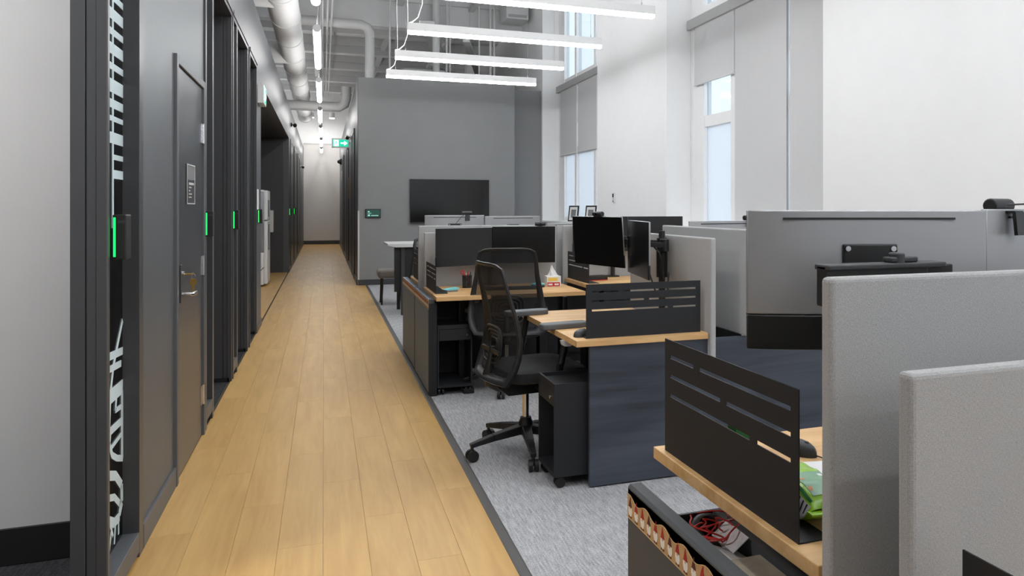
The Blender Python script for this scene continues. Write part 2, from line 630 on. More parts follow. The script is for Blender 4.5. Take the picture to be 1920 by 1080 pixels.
# ---- window wall
ww = sempty('wall_window', 'white wall with tall recessed window bays')
XG = 4.47
bx(XR, XG + 0.18, 2.90, 5.45, 0, CEIL).build('pier', 'white', ww)
bx(XR, XG + 0.18, -2.81, -0.26, 0, CEIL).build('pier', 'white', ww)
bx(XR, XG + 0.18, -7.5, -5.97, 0, CEIL).build('pier', 'white', ww)
bx(XR, XG + 0.18, 8.61, 11.16, 0, CEIL).build('pier', 'white', ww)
bx(XR, XG + 0.18, 14.33, 14.9, 0, CEIL).build('pier', 'white', ww)
bx(XR + 0.03, XG + 0.18, 14.9, 29.9, 0, CEIL).build('pier', 'white', ww)
for y0, y1 in ((-5.97, -2.81), (-0.26, 2.90), (5.45, 8.61), (11.16, 14.33)):
    bx(XR + 0.02, XG + 0.18, y0, y1, 0, 1.10).build('sill_wall', 'white', ww)
    bx(XR - 0.01, XG + 0.02, y0, y1, 1.10, 1.135).build('window_sill', 'white', ww, bevel=0.004)
    bx(XG - 0.02, XG + 0.18, y0, y1, 5.45, CEIL).build('lintel', 'white', ww)


def bay(n, y0, y1, label, drops):
    w = sempty('window_%d' % n, label)
    u = (y1 - y0) / 3.0
    st = 0.05
    edges = [y1 - k * u for k in range(4)]          # from far to near
    frame = MB()
    for k, e in enumerate(edges):
        a, b_ = e - st, e + st
        if k == 0:
            a, b_ = e - 0.36, e
        elif k == 3:
            a, b_ = e, e + 0.2
        o = bx(XG - 0.03, XG + 0.08, a, b_, 1.135, 5.45).build('mullion', 'white', w, bevel=0.006)
    for z0, z1 in ((1.135, 1.20), (2.39, 2.53), (2.98, 3.06), (3.72, 3.90), (5.36, 5.45)):
        for k in range(3):
            hi = edges[k] - (0.36 if k == 0 else st)
            lo = edges[k + 1] + (0.2 if k == 2 else st)
            bx(XG - 0.02, XG + 0.07, lo, hi, z0, z1).build('transom', 'white', w, bevel=0.005)
    for k in range(3):
        hi = edges[k] - (0.36 if k == 0 else st)
        lo = edges[k + 1] + (0.2 if k == 2 else st)
        bx(XG + 0.02, XG + 0.028, lo, hi, 1.20, 2.39).build('pane', 'frost', w)
        bx(XG + 0.02, XG + 0.028, lo, hi, 2.53, 2.98).build('pane', 'pane', w)
        bx(XG + 0.02, XG + 0.028, lo, hi, 3.06, 3.72).build('pane', 'frost', w)
        bx(XG + 0.02, XG + 0.028, lo, hi, 3.90, 5.36).build('pane', 'pane', w)
    # blind box and three roller blinds
    return w, edges


def blinds(edges, zb, gap, drops, words, y0, y1, spans=None):
    v = thing('blind_box', 'long grey blind housing across the top of the %s window' % words, 'blind housing', (4.37, y0, zb), 0)
    bx(0, 0.10, 0.0, y1 - y0, 0, 0.125).build('housing', 'valance', v, bevel=0.004)
    names = ('farthest', 'middle', 'nearest')
    for k, zd in enumerate(drops):
        hi, lo = edges[k] - (0.12 if k == 0 else gap), edges[k + 1] + (0.02 if k == 2 else gap)
        if spans:
            hi, lo = spans[k]
        b = thing('roller_blind', '%s grey roller blind of the %s window, %s' % (names[k], words, 'rolled partly up' if zd > 2 else 'fully lowered'), 'blind',
                  (4.41, (hi + lo) / 2, zd), 0, 'grey roller blinds')
        h = zb - zd
        w2 = (hi - lo) / 2
        bx(-0.002, 0.002, -w2, w2, 0.02, h + 0.02).build('fabric', 'blind', b)
        MB().cyl((0, -w2, 0.012), (0, w2, 0.012), 0.012, n=10).build('bottom_bar', 'blind', b, smooth=True)
        if zd > 2:
            MB().tube([(-0.012, w2 + 0.02, h), (-0.012, w2 + 0.02, -1.2 + (2.93 - zd)), (-0.012, w2 + 0.035, -1.22 + (2.93 - zd)), (-0.012, w2 + 0.05, -1.2 + (2.93 - zd)), (-0.012, w2 + 0.05, h)], 0.0025, 6).build('pull_cord', 'white', b)


w2_, ed2 = bay(2, 5.45, 8.61, 'tall white framed window in the near bay behind the desks', None)
blinds(ed2, 3.65, 0.018, (2.92, 1.14, 1.14), 'near', 5.46, 8.58, [(8.44, 7.475), (7.455, 6.452), (6.382, 5.47)])
w1_, ed1 = bay(1, 11.16, 14.33, 'tall white framed window in the far bay beside the charcoal wall', None)
blinds(ed1, 3.67, 0.015, (2.40, 2.40, 2.40), 'far', 11.18, 14.30, [(14.12, 13.075), (13.035, 12.0), (11.96, 11.19)])

w3_, ed3 = bay(4, -0.26, 2.90, 'tall white framed window in the bay beside the viewer', None)
blinds(ed3, 3.65, 0.018, (2.6, 2.6, 2.6), 'nearest unseen', -0.25, 2.87)
w4_, ed4 = bay(5, -5.97, -2.81, 'tall white framed window in the bay behind the viewer', None)

# ---- left wall: booths, door, alcove
wl = sempty('wall_left', 'charcoal panelled wall with booths along the left of the corridor')
TL = XL - 0.11
ZH = 2.93


def lpanel(y0, y1, z0=0.0, z1=3.6, name='wall_panel', m='left', x1=XL):
    return bx(TL, x1, y0, y1, z0, z1).build(name, m, wl)


lpanel(-7.5, 1.3)
lpanel(1.3, 3.49, ZH + 0.07, 3.6)              # over the near booth
lpanel(3.51, 4.215)                            # solid panel before the door
lpanel(5.165, 5.20)
lpanel(4.215, 5.165, 2.17, 3.6)
lpanel(5.20, 9.03, ZH + 0.07, 3.6)
lpanel(9.03, 9.70)
lpanel(9.70, 17.30, 2.88, 3.6)                 # bulkhead over the kitchen alcove
lpanel(17.30, 29.85)
bx(XL - 0.001, XL + 0.012, 3.50, 4.215, 0, 0.10).build('baseboard_panel', 'left', wl, bevel=0.002)
struct(bx(XL, XL + 0.012, 9.03, 9.70, 0, 0.08).build('baseboard_left', 'frame'), 'dark baseboard before the kitchen alcove')
struct(bx(XL, XL + 0.012, 17.30, 29.8, 0, 0.08).build('baseboard_left', 'frame'), 'dark baseboard along the far left corridor wall')
# alcove
alc = sempty('wall_alcove', 'dark recessed kitchen alcove on the left')
bx(-1.75, -1.65, 9.70, 17.30, 0, 2.9).build('alcove_back', 'frame', alc)
bx(-1.65, TL, 17.26, 17.30, 0, 2.88).build('alcove_end', 'frame', alc)
bx(-1.65, TL, 9.70, 9.74, 0, 2.88).build('alcove_start', 'frame', alc)
bx(-1.75, TL, 9.70, 17.30, 2.88, 2.92).build('alcove_soffit', 'frame', alc)
struct(bx(-1.65, XL - 0.02, 9.74, 17.26, -0.003, 0.0).build('floor', 'plank'), 'oak floor inside the kitchen alcove')
# booths behind the wall: partitions, backs, roof
bo = sempty('wall_booth', 'partitions of the meeting booths')
bx(-3.4, TL, 3.53, 3.62, 0, 2.99).build('partition', 'pale', bo, label='pale grey wall inside the nearest booth')
bx(-3.4, TL, 5.10, 5.19, 0, 2.99).build('partition', 'frame', bo)
for y in (6.72, 8.06, 9.1):
    bx(-3.4, TL, y, y + 0.06, 0, 2.99).build('partition', 'frame', bo)
bx(-3.4, -3.3, 3.62, 9.7, 0, 2.99).build('booth_back', 'frame', bo)
bx(-3.4, TL, 1.2, 9.7, 2.99, 3.05).build('booth_ceiling', 'pale', bo)
bx(-3.4, TL, 1.2, 1.28, 0, 2.99).build('partition', 'pale', bo)
struct(bx(-3.3, TL - 0.02, 3.515, 3.53, 0, 0.14).build('baseboard_booth', 'black'), 'black baseboard inside the nearest booth')


def frame_jamb(par, y, d=0.12, side=-1, z1=ZH):
    """stepped aluminium jamb whose face looks along the corridor"""
    bx(XL - 0.025, XL + 0.009, y, y + 0.03, 0, z1).build('jamb', 'frame', par, bevel=0.002)
    bx(XL - 0.054, XL - 0.026, y + 0.004, y + 0.03, 0, z1).build('jamb', 'frame', par, bevel=0.002)
    bx(XL - 0.058, XL - 0.054, y + 0.012, y + 0.03, 0, z1).build('gasket', 'black', par)
    bx(XL - d, XL - 0.058, y + 0.004, y + 0.03, 0, z1).build('jamb', 'frame', par, bevel=0.002)


# near booth opening and its side light
g1 = sempty('window_3', 'dark framed glass side light with frosted film beside the nearest booth')
frame_jamb(g1, 2.965, 0.102)
bx(XL + 0.006, XL + 0.0105, 2.963, 2.967, 0, ZH).build('edge_strip', 'trim', g1)
bx(XL - 0.10, XL + 0.012, 3.42, 3.488, 0, ZH).build('stile', 'frame', g1, bevel=0.002)
bx(XL - 0.10, XL + 0.012, 2.995, 3.42, 0.02, 0.10).build('bottom_rail', 'left', g1, bevel=0.002)
bx(XL - 0.10, XL + 0.012, 2.995, 3.42, 2.86, ZH).build('top_rail', 'frame', g1)
bx(XL - 0.055, XL - 0.047, 2.995, 3.42, 0.10, 2.86).build('pane', 'dglass', g1)
bx(XL - 0.14, XL + 0.012, 1.3, 3.49, ZH, ZH + 0.07).build('head_rail', 'frame', g1)
bx(TL, XL - 0.101, 3.30, 3.53, 0, 2.99).build('end_post', 'frame', g1)
# frosted film on the glass
fx0, fx1 = XL - 0.046, XL - 0.0445
film = MB()
sh = -0.066                                            # the film lies on the room face of this pane
zs = [(2.30, .026), (2.238, .03), (2.173, .026), (2.108, .043), (2.041, .026), (1.977, .043), (1.91, .026), (1.837, .051), (1.77, .033), (1.714, .02), (1.641, .043), (1.569, .02), (1.504, .033)]
for z_, t_ in zs:
    film.box(fx0, fx1, 3.19 if z_ > 1.6 else 3.27, 3.419, z_ - t_ / 2 + 0.02, z_ + t_ / 2 + 0.02)
film.box(fx0, fx1 + 0.0003, 3.258, 3.278, 1.32, 2.86)
film.build('frosted_film', 'decal', g1, label='frosted film grid pattern')
strokes = [([(3.481, .951), (3.409, .875), (3.343, .797), (3.306, .716), (3.266, .589)], .022), ([(3.20, .848), (3.481, .83)], .03), ([(3.20, .80), (3.457, .785)], .026),
           ([(3.29, .69), (3.481, .69)], .055), ([(3.470, .671), (3.470, .406)], .03), ([(3.295, .713), (3.277, .567)], .03), ([(3.389, .687), (3.37, .621), (3.481, .614)], .02),
           ([(3.295, .562), (3.481, .557)], .03), ([(3.295, .562), (3.284, .516), (3.321, .466), (3.389, .433), (3.481, .404)], .025), ([(3.313, .497), (3.473, .507)], .018),
           ([(3.20, .42), (3.259, .409), (3.37, .372), (3.461, .304), (3.465, .236), (3.429, .203)], .036), ([(3.20, .33), (3.259, .325), (3.351, .297), (3.429, .244)], .026),
           ([(3.2, .25), (3.259, .243), (3.351, .199), (3.429, .193)], .036), ([(3.321, .209), (3.277, .119)], .016), ([(3.366, .192), (3.351, .118)], .014), ([(3.413, .183), (3.413, .13)], .014), ([(3.277, .236), (3.332, .155)], .014)]
film2 = MB()
for k, (pts, w_) in enumerate(strokes):
    for (ya, za), (yb, zb_) in zip(pts[:-1], pts[1:]):
        ya, yb = min(ya + sh, 3.419), min(yb + sh, 3.419)
        L = math.hypot(yb - ya, zb_ - za)
        if L < 1e-4:
            continue
        ny, nz = -(zb_ - za) / L * w_ / 2, (yb - ya) / L * w_ / 2
        e = 0.00008 * k
        film2.prism([(min(ya + ny, 3.4195), za + nz), (min(ya - ny, 3.4195), za - nz), (min(yb - ny, 3.4195), zb_ - nz), (min(yb + ny, 3.4195), zb_ + nz)], 'x', fx0 + e, fx1 + e)
film2.build('frosted_film', 'decal', g1, label='frosted film line drawing')
nt_ = tag(bx(XL - 0.068, XL - 0.066, 3.10, 3.262, 1.37, 1.615).build('paper_notice', 'paper'), 'white paper notice taped behind the nearest side light glass', 'notice')
bx(XL - 0.0662, XL - 0.0655, 3.14, 3.24, 1.47, 1.50).build('print_block', 'ink', nt_)

# electrical-room style door
d1 = sempty('door_1', 'dark wood door with steel lever handle and key in the lock')
for y0, y1, z0, z1 in ((4.215, 4.262, 0, 2.17), (5.118, 5.165, 0, 2.17), (4.262, 5.118, 2.125, 2.17)):
    bx(TL, XL + 0.016, y0, y1, z0, z1).build('door_frame', 'left', d1, bevel=0.003)
bx(XL - 0.04, XL + 0.004, 4.266, 5.114, 0.008, 2.121).build('door_leaf', 'doorm', d1, bevel=0.002)
for z_ in (1.848, 1.043, 0.253):
    h = MB().cyl((XL + 0.010, 5.112, z_ - 0.06), (XL + 0.010, 5.112, z_ + 0.06), 0.009, n=10).build('hinge', 'chrome', d1, smooth=True)
    bx(XL + 0.003, XL + 0.007, 5.05, 5.105, z_ - 0.058, z_ + 0.058).build('hinge_leaf', 'chrome', h)
lk = bx(XL + 0.004, XL + 0.010, 4.36, 4.39, 0.90, 1.10).build('lock_plate', 'steel', d1, bevel=0.003)
hd = MB().tube([(XL + 0.012, 4.375, 0.945), (XL + 0.05, 4.375, 0.945), (XL + 0.058, 4.39, 0.944), (XL + 0.058, 4.50, 0.94)], 0.011, 10, flat=0.8).build('lever_handle', 'chrome', d1, smooth=True)
MB().cyl((XL + 0.012, 4.375, 1.05), (XL + 0.022, 4.375, 1.05), 0.016).build('lock_cylinder', 'chrome', d1, smooth=True)
ky = tag(MB().cyl((XL + 0.022, 4.375, 1.05), (XL + 0.06, 4.375, 1.05), 0.004, n=8).box(XL + 0.055, XL + 0.06, 4.365, 4.42, 1.045, 1.053).build('door_key', 'brass'), 'brass keys hanging from the lock of the dark wood door', 'key')
MB().tube([(XL + 0.058 + 0.010 * math.cos(t), 4.415, 1.033 + 0.014 * math.sin(t)) for t in [k * math.pi / 6 for k in range(12)]], 0.0012, 6, closed=True).build('key_ring', 'chrome', ky)
MB().prism([(XL + a_, b_) for a_, b_ in ((0.046, 1.022), (0.070, 1.022), (0.076, 1.0), (0.064, .985), (0.062, .955), (0.054, .955), (0.052, .985), (0.040, 1.0))], 'y', 4.413, 4.416).build('key_blade', 'brass', ky)
pl = tag(bx(XL + 0.0045, XL + 0.009, 4.54, 4.80, 1.415, 1.635).build('door_plaque', 'frame', None, bevel=0.001), 'small dark room sign with raised border on the wood door', 'sign')
for a in ((4.54, 4.80, 1.628, 1.635), (4.54, 4.80, 1.415, 1.421), (4.54, 4.547, 1.421, 1.628), (4.793, 4.80, 1.421, 1.628)):
    bx(XL + 0.009, XL + 0.011, *a).build('border', 'pale', pl)
bx(XL + 0.009, XL + 0.0105, 4.552, 4.788, 1.55, 1.625).build('header_band', 'ink', pl)
for k, (a, b_) in enumerate(((4.60, 4.76), (4.60, 4.68), (4.60, 4.64), (4.60, 4.69), (4.60, 4.68))):
    bx(XL + 0.009, XL + 0.0105, a, b_, 1.522 - k * 0.018, (1.535 if k == 0 else 1.529) - k * 0.018).build('text_line', 'pale', pl)

# booths two to four: side light + recessed opening with glass door
ords = ('second', 'third', 'fourth')
for n, (s0, s1, o1) in enumerate(((5.20, 5.55, 6.62), (6.70, 7.02, 7.95), (8.17, 8.20, 8.99))):
    d = sempty('door_%d' % (2 + n), 'dark framed glass booth door, %s booth along the left wall' % ords[n])
    if s1 - s0 > 0.1:
        bx(XL - 0.10, XL + 0.012, s0, s0 + 0.05, 0, ZH).build('stile', 'frame', d, bevel=0.002)
        bx(XL - 0.10, XL + 0.012, s0 + 0.05, s1 - 0.05, 0.05, 0.13).build('bottom_rail', 'left', d, bevel=0.002)
        bx(XL - 0.03, XL - 0.022, s0 + 0.05, s1 - 0.05, 0.13, ZH).build('pane', 'dglass', d)
        bx(XL - 0.06, XL - 0.04, s0 + 0.05, s1 - 0.05, 0.13, ZH).build('side_panel', 'frame', d)
        bx(XL - 0.002, XL + 0.013, s1 - 0.006, s1 + 0.002, 0, ZH).build('edge_strip', 'silver', d)
    bx(XL - 0.10, XL + 0.012, s1 - 0.05, s1 - 0.006, 0, ZH).build('stile', 'frame', d, bevel=0.002)
    frame_jamb(d, o1, 0.12)
    lpanel(o1 + 0.03, (6.70, 8.17, 9.03)[n], 0, ZH + 0.07)
    bx(XL - 0.12, XL + 0.012, s0, o1 + 0.03, ZH, ZH + 0.035).build('head_rail', 'frame', d)
    bx(XL - 0.12, XL + 0.02, s0, o1 + 0.03, ZH + 0.035, ZH + 0.07).build('head_rail', 'left', d, bevel=0.002)
    lf = bx(XL - 0.16, XL - 0.125, s1, o1, 0.01, 0.10).build('door_leaf', 'frame', d)
    bx(XL - 0.16, XL - 0.125, s1, s1 + 0.06, 0.10, ZH).build('leaf_stile', 'frame', lf)
    bx(XL - 0.16, XL - 0.125, o1 - 0.06, o1, 0.10, ZH).build('leaf_stile', 'frame', lf)
    bx(XL - 0.146, XL - 0.138, s1 + 0.06, o1 - 0.06, 0.10, ZH).build('leaf_pane', 'dglass', lf)
    bx(XL - 0.125, XL - 0.01, o1 - 0.0, o1 + 0.03, 0.0, 0.03).build('jamb_foot', 'black', d)
# far doors on the left wall
for n, (a, b_) in enumerate(((18.1, 19.6), (20.3, 21.8), (23.0, 24.5))):
    d = sempty('door_%d' % (9 + n), 'dark framed door in the left wall beyond the alcove, %s one' % ('nearest', 'middle', 'farthest')[n])
    bx(XL, XL + 0.014, a, a + 0.08, 0, ZH).build('door_frame', 'frame', d)
    bx(XL, XL + 0.014, b_ - 0.08, b_, 0, ZH).build('door_frame', 'frame', d)
    bx(XL, XL + 0.014, a + 0.08, b_ - 0.08, ZH - 0.08, ZH).build('door_frame', 'pale', d)
    bx(XL, XL + 0.006, a + 0.08, b_ - 0.08, 0, ZH - 0.08).build('door_leaf', 'doorm', d)


# ================================================================== LIGHTS
def pendant(y, x0=0.905, x1=3.29, label='', seen=True):
    t = thing('pendant_light', label, 'light', (x0, y, 3.395), 0, 'linear pendant lights over the desks')
    L = x1 - x0
    bx(0, L, -0.036, 0.036, 0.035, 0.125).build('housing', 'lampbody', t, bevel=0.003)
    bx(0.004, L - 0.004, -0.033, 0.033, 0.0, 0.035).build('diffuser', 'lamp', t, bevel=0.004)
    bx(0.03, L - 0.03, -0.022, 0.022, 0.1255, 0.127).build('fill_uplight', 'fill_upl', t)  # glowing strip added to brighten ceiling and housings; the pendants shine downward
    for x in (0.14, L - 0.14):
        MB().cyl((x, 0, 0.125), (x, 0, 0.16), 0.006, n=8).cyl((x, 0, 0.16), (x, 0, CEIL - 3.395), 0.0018, n=6).build('suspension_wire', 'chrome', t)
    c = [(0.0, 0.0, 0.128), (0.05, 0.0, 0.135), (0.12, 0, 0.20), (0.17, 0.0, 0.36), (0.17, 0, 0.62), (0.16, 0, 1.1), (0.18, 0, 1.8), (0.18, 0, CEIL - 3.395)]
    MB().tube(c, 0.006, 6).build('power_cord', 'lampbody', t, smooth=True)
    return t


names_p = {11.9: 'linear white pendant light nearest the charcoal wall, lowest in view', 10.39: 'second linear pendant light from the charcoal wall',
           8.81: 'third linear pendant light from the charcoal wall', 7.22: 'linear pendant light cut by the top edge of the picture'}
for y, l_ in names_p.items():
    pendant(y, label=l_)
for k, y in enumerate((5.63, 4.04, 2.45, 0.86, -0.73, -2.32, -3.91, -5.5)):
    pendant(y, label='linear pendant light over the desks before the picture, %s toward the viewer' % ('first', 'second', 'third', 'fourth', 'fifth', 'sixth', 'seventh', 'eighth')[k])


def tube_light(y0, y1, label):
    t = thing('tube_light', label, 'light', (-0.075, y0, 3.41), 0, 'tube lights along the corridor')
    L = y1 - y0
    MB().cyl((0, 0.012, 0.04), (0, L - 0.012, 0.04), 0.043, n=20).build('diffuser', 'tube', t, smooth=True)
    for a in (0.0, L - 0.012):
        MB().cyl((0, a, 0.04), (0, a + 0.012, 0.04), 0.045, n=20).build('end_cap', 'lampbody', t, smooth=True)
    for a in (0.1, L - 0.1):
        MB().cyl((0, a, 0.08), (0, a, CEIL - 3.41), 0.002, n=6).build('suspension_wire', 'chrome', t)
    MB().tube([(0.0, 0.06, 0.08), (0.02, 0.1, 0.4), (0.02, 0.1, CEIL - 3.41)], 0.005, 6).build('power_cord', 'pipe', t)
    return t


for k, y in enumerate((9.12, 12.83, 16.55, 20.25, 23.95)):
    tube_light(y, y + 2.5, 'glowing white tube light above the corridor, %s in view counted from the viewer' % ('first full one', 'second', 'third', 'fourth', 'fifth')[k])
tube_light(5.45, 7.95, 'glowing corridor tube light cut off at the top edge of the picture')
tube_light(1.75, 4.25, 'corridor tube light above and before the picture')
tube_light(-1.95, 0.55, 'corridor tube light above and behind the viewer')
tube_light(-5.65, -3.15, 'corridor tube light far behind the viewer')
tube_light(27.6, 29.5, 'added short tube light at the very end of the corridor')  # extra tube beyond the row, added to brighten the far wall
for k, x in enumerate((-0.42, 0.28)):  # pair of lamps added to brighten the far wall and floor
    dl = thing('fill_downlight', 'added small cylinder lamp near the far corridor wall, %s one' % ('left', 'right')[k], 'light', (x, 28.6, 4.6))
    MB().cyl((0, 0, 0.01), (0, 0, 0.2), 0.09, n=20).cyl((0, 0, 0.2), (0, 0, CEIL - 4.6), 0.01, n=8).build('housing', 'lampbody', dl, smooth=True)
    MB().cyl((0, 0, 0.0), (0, 0, 0.01), 0.08, n=20).build('diffuser', 'fill_spot', dl, smooth=True)
bl = thing('booth_light', 'round ceiling light inside the nearest booth', 'light', (-1.75, 2.3, 2.96))
MB().cyl((0, 0, 0), (0, 0, 0.03), 0.24, n=28).build('housing', 'lampbody', bl, smooth=True)
MB().cyl((0, 0, -0.012), (0, 0, 0), 0.22, n=28).build('diffuser', 'booth', bl, smooth=True)

# ================================================================== DUCTS AND PIPES
duct = thing('air_duct', 'large white spiral air duct running along the corridor ceiling', 'duct', (-0.53, 4.0, 4.2))
MB().cyl((0, 0, 0), (0, 20.5, 0), 0.205, n=32).build('main_run', 'pipe', duct, smooth=True)
for k in range(14):
    y = 0.7 + k * 1.4
    MB().cyl((0, y, 0), (0, y + 0.05, 0), 0.215, n=32).build('joint_ring', 'pipe', duct, smooth=True)
MB().tube([(0, 10.6, 0), (-0.35, 10.6, 0.0), (-1.6, 10.6, 0)], 0.20, 24).build('side_branch', 'pipe', duct, smooth=True)
MB().tube([(0, 6.6, .05), (-0.3, 6.6, .05), (-1.8, 6.6, 0.05)], 0.24, 24).build('side_branch', 'pipe', duct, smooth=True)
MB().cyl((0, 20.5, -0.0), (0, 20.55, 0), 0.22, n=24).build('end_flange', 'pipe', duct, smooth=True)
br = thing('branch_pipe', 'white round branch duct bending down behind the charcoal wall', 'pipe', (-0.5, 15.5, 5.02))
MB().tube([(0, 0, 0), (0.9, 0, 0.0), (1.2, 0, 0), (1.31, 0, -0.05), (1.365, 0, -0.16), (1.365, 0, -0.4), (1.365, 0, -1.28)], 0.095, 20).build('pipe_run', 'pipe', br, smooth=True)
for z_ in (-0.25, -0.9):
    MB().cyl((1.365, 0, z_), (1.365, 0, z_ + 0.04), 0.102, n=20).build('joint_ring', 'pipe', br, smooth=True)
cr_ = thing('cross_duct', 'horizontal grey duct crossing the far corridor with elbow', 'duct', (-1.5, 19.4, 3.86))
MB().tube([(0, 0, 0), (1.5, 0, 0), (1.85, 0, 0), (1.98, 0, 0.08), (2.02, 0, 0.22), (2.02, 0, 0.5)], 0.12, 18).build('duct_run', 'pipe', cr_, smooth=True)
MB().cyl((2.02, 0, 0.3), (2.02, 0, 0.34), 0.135, n=18).build('joint_ring', 'pipe', cr_, smooth=True)
lp = thing('looped_pipe', 'white pipe loop rising behind the top of the charcoal wall', 'pipe', (1.47, 15.9, 3.70))
MB().tube([(0, 0, 0), (0, 0, 0.42), (0.03, 0, 0.5), (0.12, 0, 0.53), (0.9, 0, 0.53), (1.02, 0, 0.5), (1.05, 0, 0.42), (1.05, 0, 0)], 0.055, 14).build('pipe_run', 'pipe', lp, smooth=True)
MB().tube([(0.12, -0.1, 0), (0.12, -0.1, 0.3), (0.16, -0.1, 0.36), (0.95, -0.1, 0.36)], 0.035, 12).build('pipe_run', 'pipe', lp, smooth=True)
for k, (x, r, w_) in enumerate(((1.25, .02, 'thin white'), (2.17, .075, 'thick white'), (2.385, .022, 'slim white'), (2.455, .018, 'narrow white'), (3.06, .02, 'white'), (3.30, .026, 'round white'), (3.38, .022, 'pale'))):
    tag(MB().cyl((x, 15.5, 3.70), (x, 15.5, CEIL - 0.01), r, n=14).build('riser_pipe', 'pipe', smooth=True), '%s vertical pipe above the charcoal wall, %s from the left' % (w_, ('first', 'second', 'third', 'fourth', 'fifth', 'sixth', 'seventh')[k]), 'pipe', 'vertical pipes above the charcoal wall')
for k, (x, y) in enumerate(((-0.02, 11.4), (0.06, 11.4), (0.13, 11.5))):
    cd = MB().tube([(x, 4.0, 4.75), (x, 12.0, 4.75), (x, 24.0, 4.75)], 0.016, 8)
    tag(cd.build('conduit', 'pipe', smooth=True), 'thin conduit running above the corridor lights, %s of three' % ('left', 'middle', 'right')[k], 'conduit', 'corridor conduits')
for k, (x0, y0, x1, y1, z_, w_) in enumerate(((1.9, 14.8, 3.2, 21.0, 5.0, 0.28), (2.7, 15.0, 4.0, 20.0, 4.75, 0.14), (2.3, 17.0, 3.6, 19.0, 4.6, 0.12))):
    st = thing('cable_tray', ('wide', 'narrow upper', 'narrow lower')[k] + ' pale cable tray crossing the ceiling behind the pendants', 'cable tray', (x0, y0, z_))
    MB().bar((0, 0, 0), (x1 - x0, y1 - y0, 0), w_, 0.06).build('tray', 'pipe', st)
    for q in (0.2, 0.5, 0.8):
        MB().cyl(((x1 - x0) * q, (y1 - y0) * q, 0), ((x1 - x0) * q, (y1 - y0) * q, CEIL - z_), 0.006, n=6).build('hanger_rod', 'pipe', st)
pz = thing('sprinkler_pipe', 'horizontal white pipe with elbow below the ceiling trays', 'pipe', (2.35, 16.6, 4.62))
MB().tube([(0, 0, 0), (0.35, 0, 0.02), (1.6, 0, 0.0), (1.62, 0, -0.1)], 0.045, 12).build('pipe_run', 'pipe', pz, smooth=True)
un = thing('ceiling_unit', 'white boxy air unit under the ceiling near the window wall', 'air unit', (3.75, 15.4, 5.30))
bx(-0.2, 0.27, -0.3, 0.3, 0, 0.34).build('casing', 'pipe', un, bevel=0.01)
bx(-0.16, 0.23, -0.306, -0.3, 0.03, 0.09).build('grille', 'valance', un)

# ================================================================== WALL FITTINGS ON THE LEFT / CORRIDOR
rl = {3.025: 'black access panel with green light bar on the nearest side light frame', 5.206: 'black access panel with green light bar just past the wood door',
      6.72: 'black access panel with green light bar beside the third booth', 9.17: 'black access panel with green light bar before the kitchen alcove',
      17.35: 'small green lit access panel just beyond the alcove', 19.9: 'farthest green lit access panel on the left corridor wall'}
for y, l_ in rl.items():
    t = thing('access_panel', l_, 'access panel', (XL + 0.009, y, 1.215), 0, 'green lit access panels')
    bx(0, 0.042, 0, 0.075, 0, 0.158).build('casing', 'black', t, bevel=0.004)
    bx(0.003, 0.010, -0.0015, 0.004, 0.010, 0.148).build('light_bar', 'led', t)
    bx(0.016, 0.038, -0.0008, 0.002, 0.128, 0.138).build('badge', 'dkgrey', t)


def exit_sign(name, label, loc, rz, arrow):
    t = thing(name, label, 'sign', loc, rz, 'green exit signs')
    bx(-0.19, 0.19, -0.02, 0.02 if rz == 0 else 0.045, 0, 0.215).build('casing', 'appliance', t, bevel=0.004)
    for s in ((-1, 1) if rz == 0 else (-1,)):
        f = bx(-0.165, 0.165, -0.0225 if s < 0 else 0.02, -0.02 if s < 0 else 0.0225, 0.025, 0.185).build('face', 'exit_g', t)
        y0, y1 = (-0.0245, -0.0225) if s < 0 else (0.0225, 0.0245)
        bx(-0.145, -0.04, y0 * 1.0, y1, 0.035, 0.175).build('figure_panel', 'exit_w', f)
        ar = MB().prism([(0.0, 0.09), (0.075, 0.09), (0.075, 0.05), (0.15, 0.105), (0.075, 0.16), (0.075, 0.12), (0.0, 0.12)], 'y', y0, y1)
        ar.build('arrow', 'exit_w', f)
        q0, q1 = (y0 - 0.001, y0) if s < 0 else (y1, y1 + 0.001)
        g = MB()
        g.cyl((-0.085, q0, 0.157), (-0.085, q1, 0.157), 0.009, n=10)
        for (xa, za, xb, zb, w_) in ((-0.092, .145, -0.10, .10, .02), (-0.10, .10, -0.075, .082, .014), (-0.075, .082, -0.08, .055, .012), (-0.10, .10, -0.125, .085, .014), (-0.125, .085, -0.14, .068, .011), (-0.09, .138, -0.065, .122, .009), (-0.095, .138, -0.12, .125, .009)):
            L = math.hypot(xb - xa, zb - za)
            nx, nz = -(zb - za) / L * w_ / 2, (xb - xa) / L * w_ / 2
            g.prism([(xa + nx, za + nz), (xa - nx, za - nz), (xb - nx, zb - nz), (xb + nx, zb + nz)], 'y', q0, q1)
        g.build('running_figure', 'exit_g', f)
    MB().cyl((0.19, 0, 0.11), (0.215, 0, 0.11), 0.02, n=12).build('bracket', 'appliance', t, smooth=True)
    return t


exit_sign('exit_sign', 'green running man exit sign with arrow at the right corridor wall', (0.357, 17.8, 2.735), 0, 1)
exit_sign('exit_sign', 'white edged exit sign seen edge on above the booths, left wall', (XL + 0.045, 9.42, 2.58), R(90), 1)


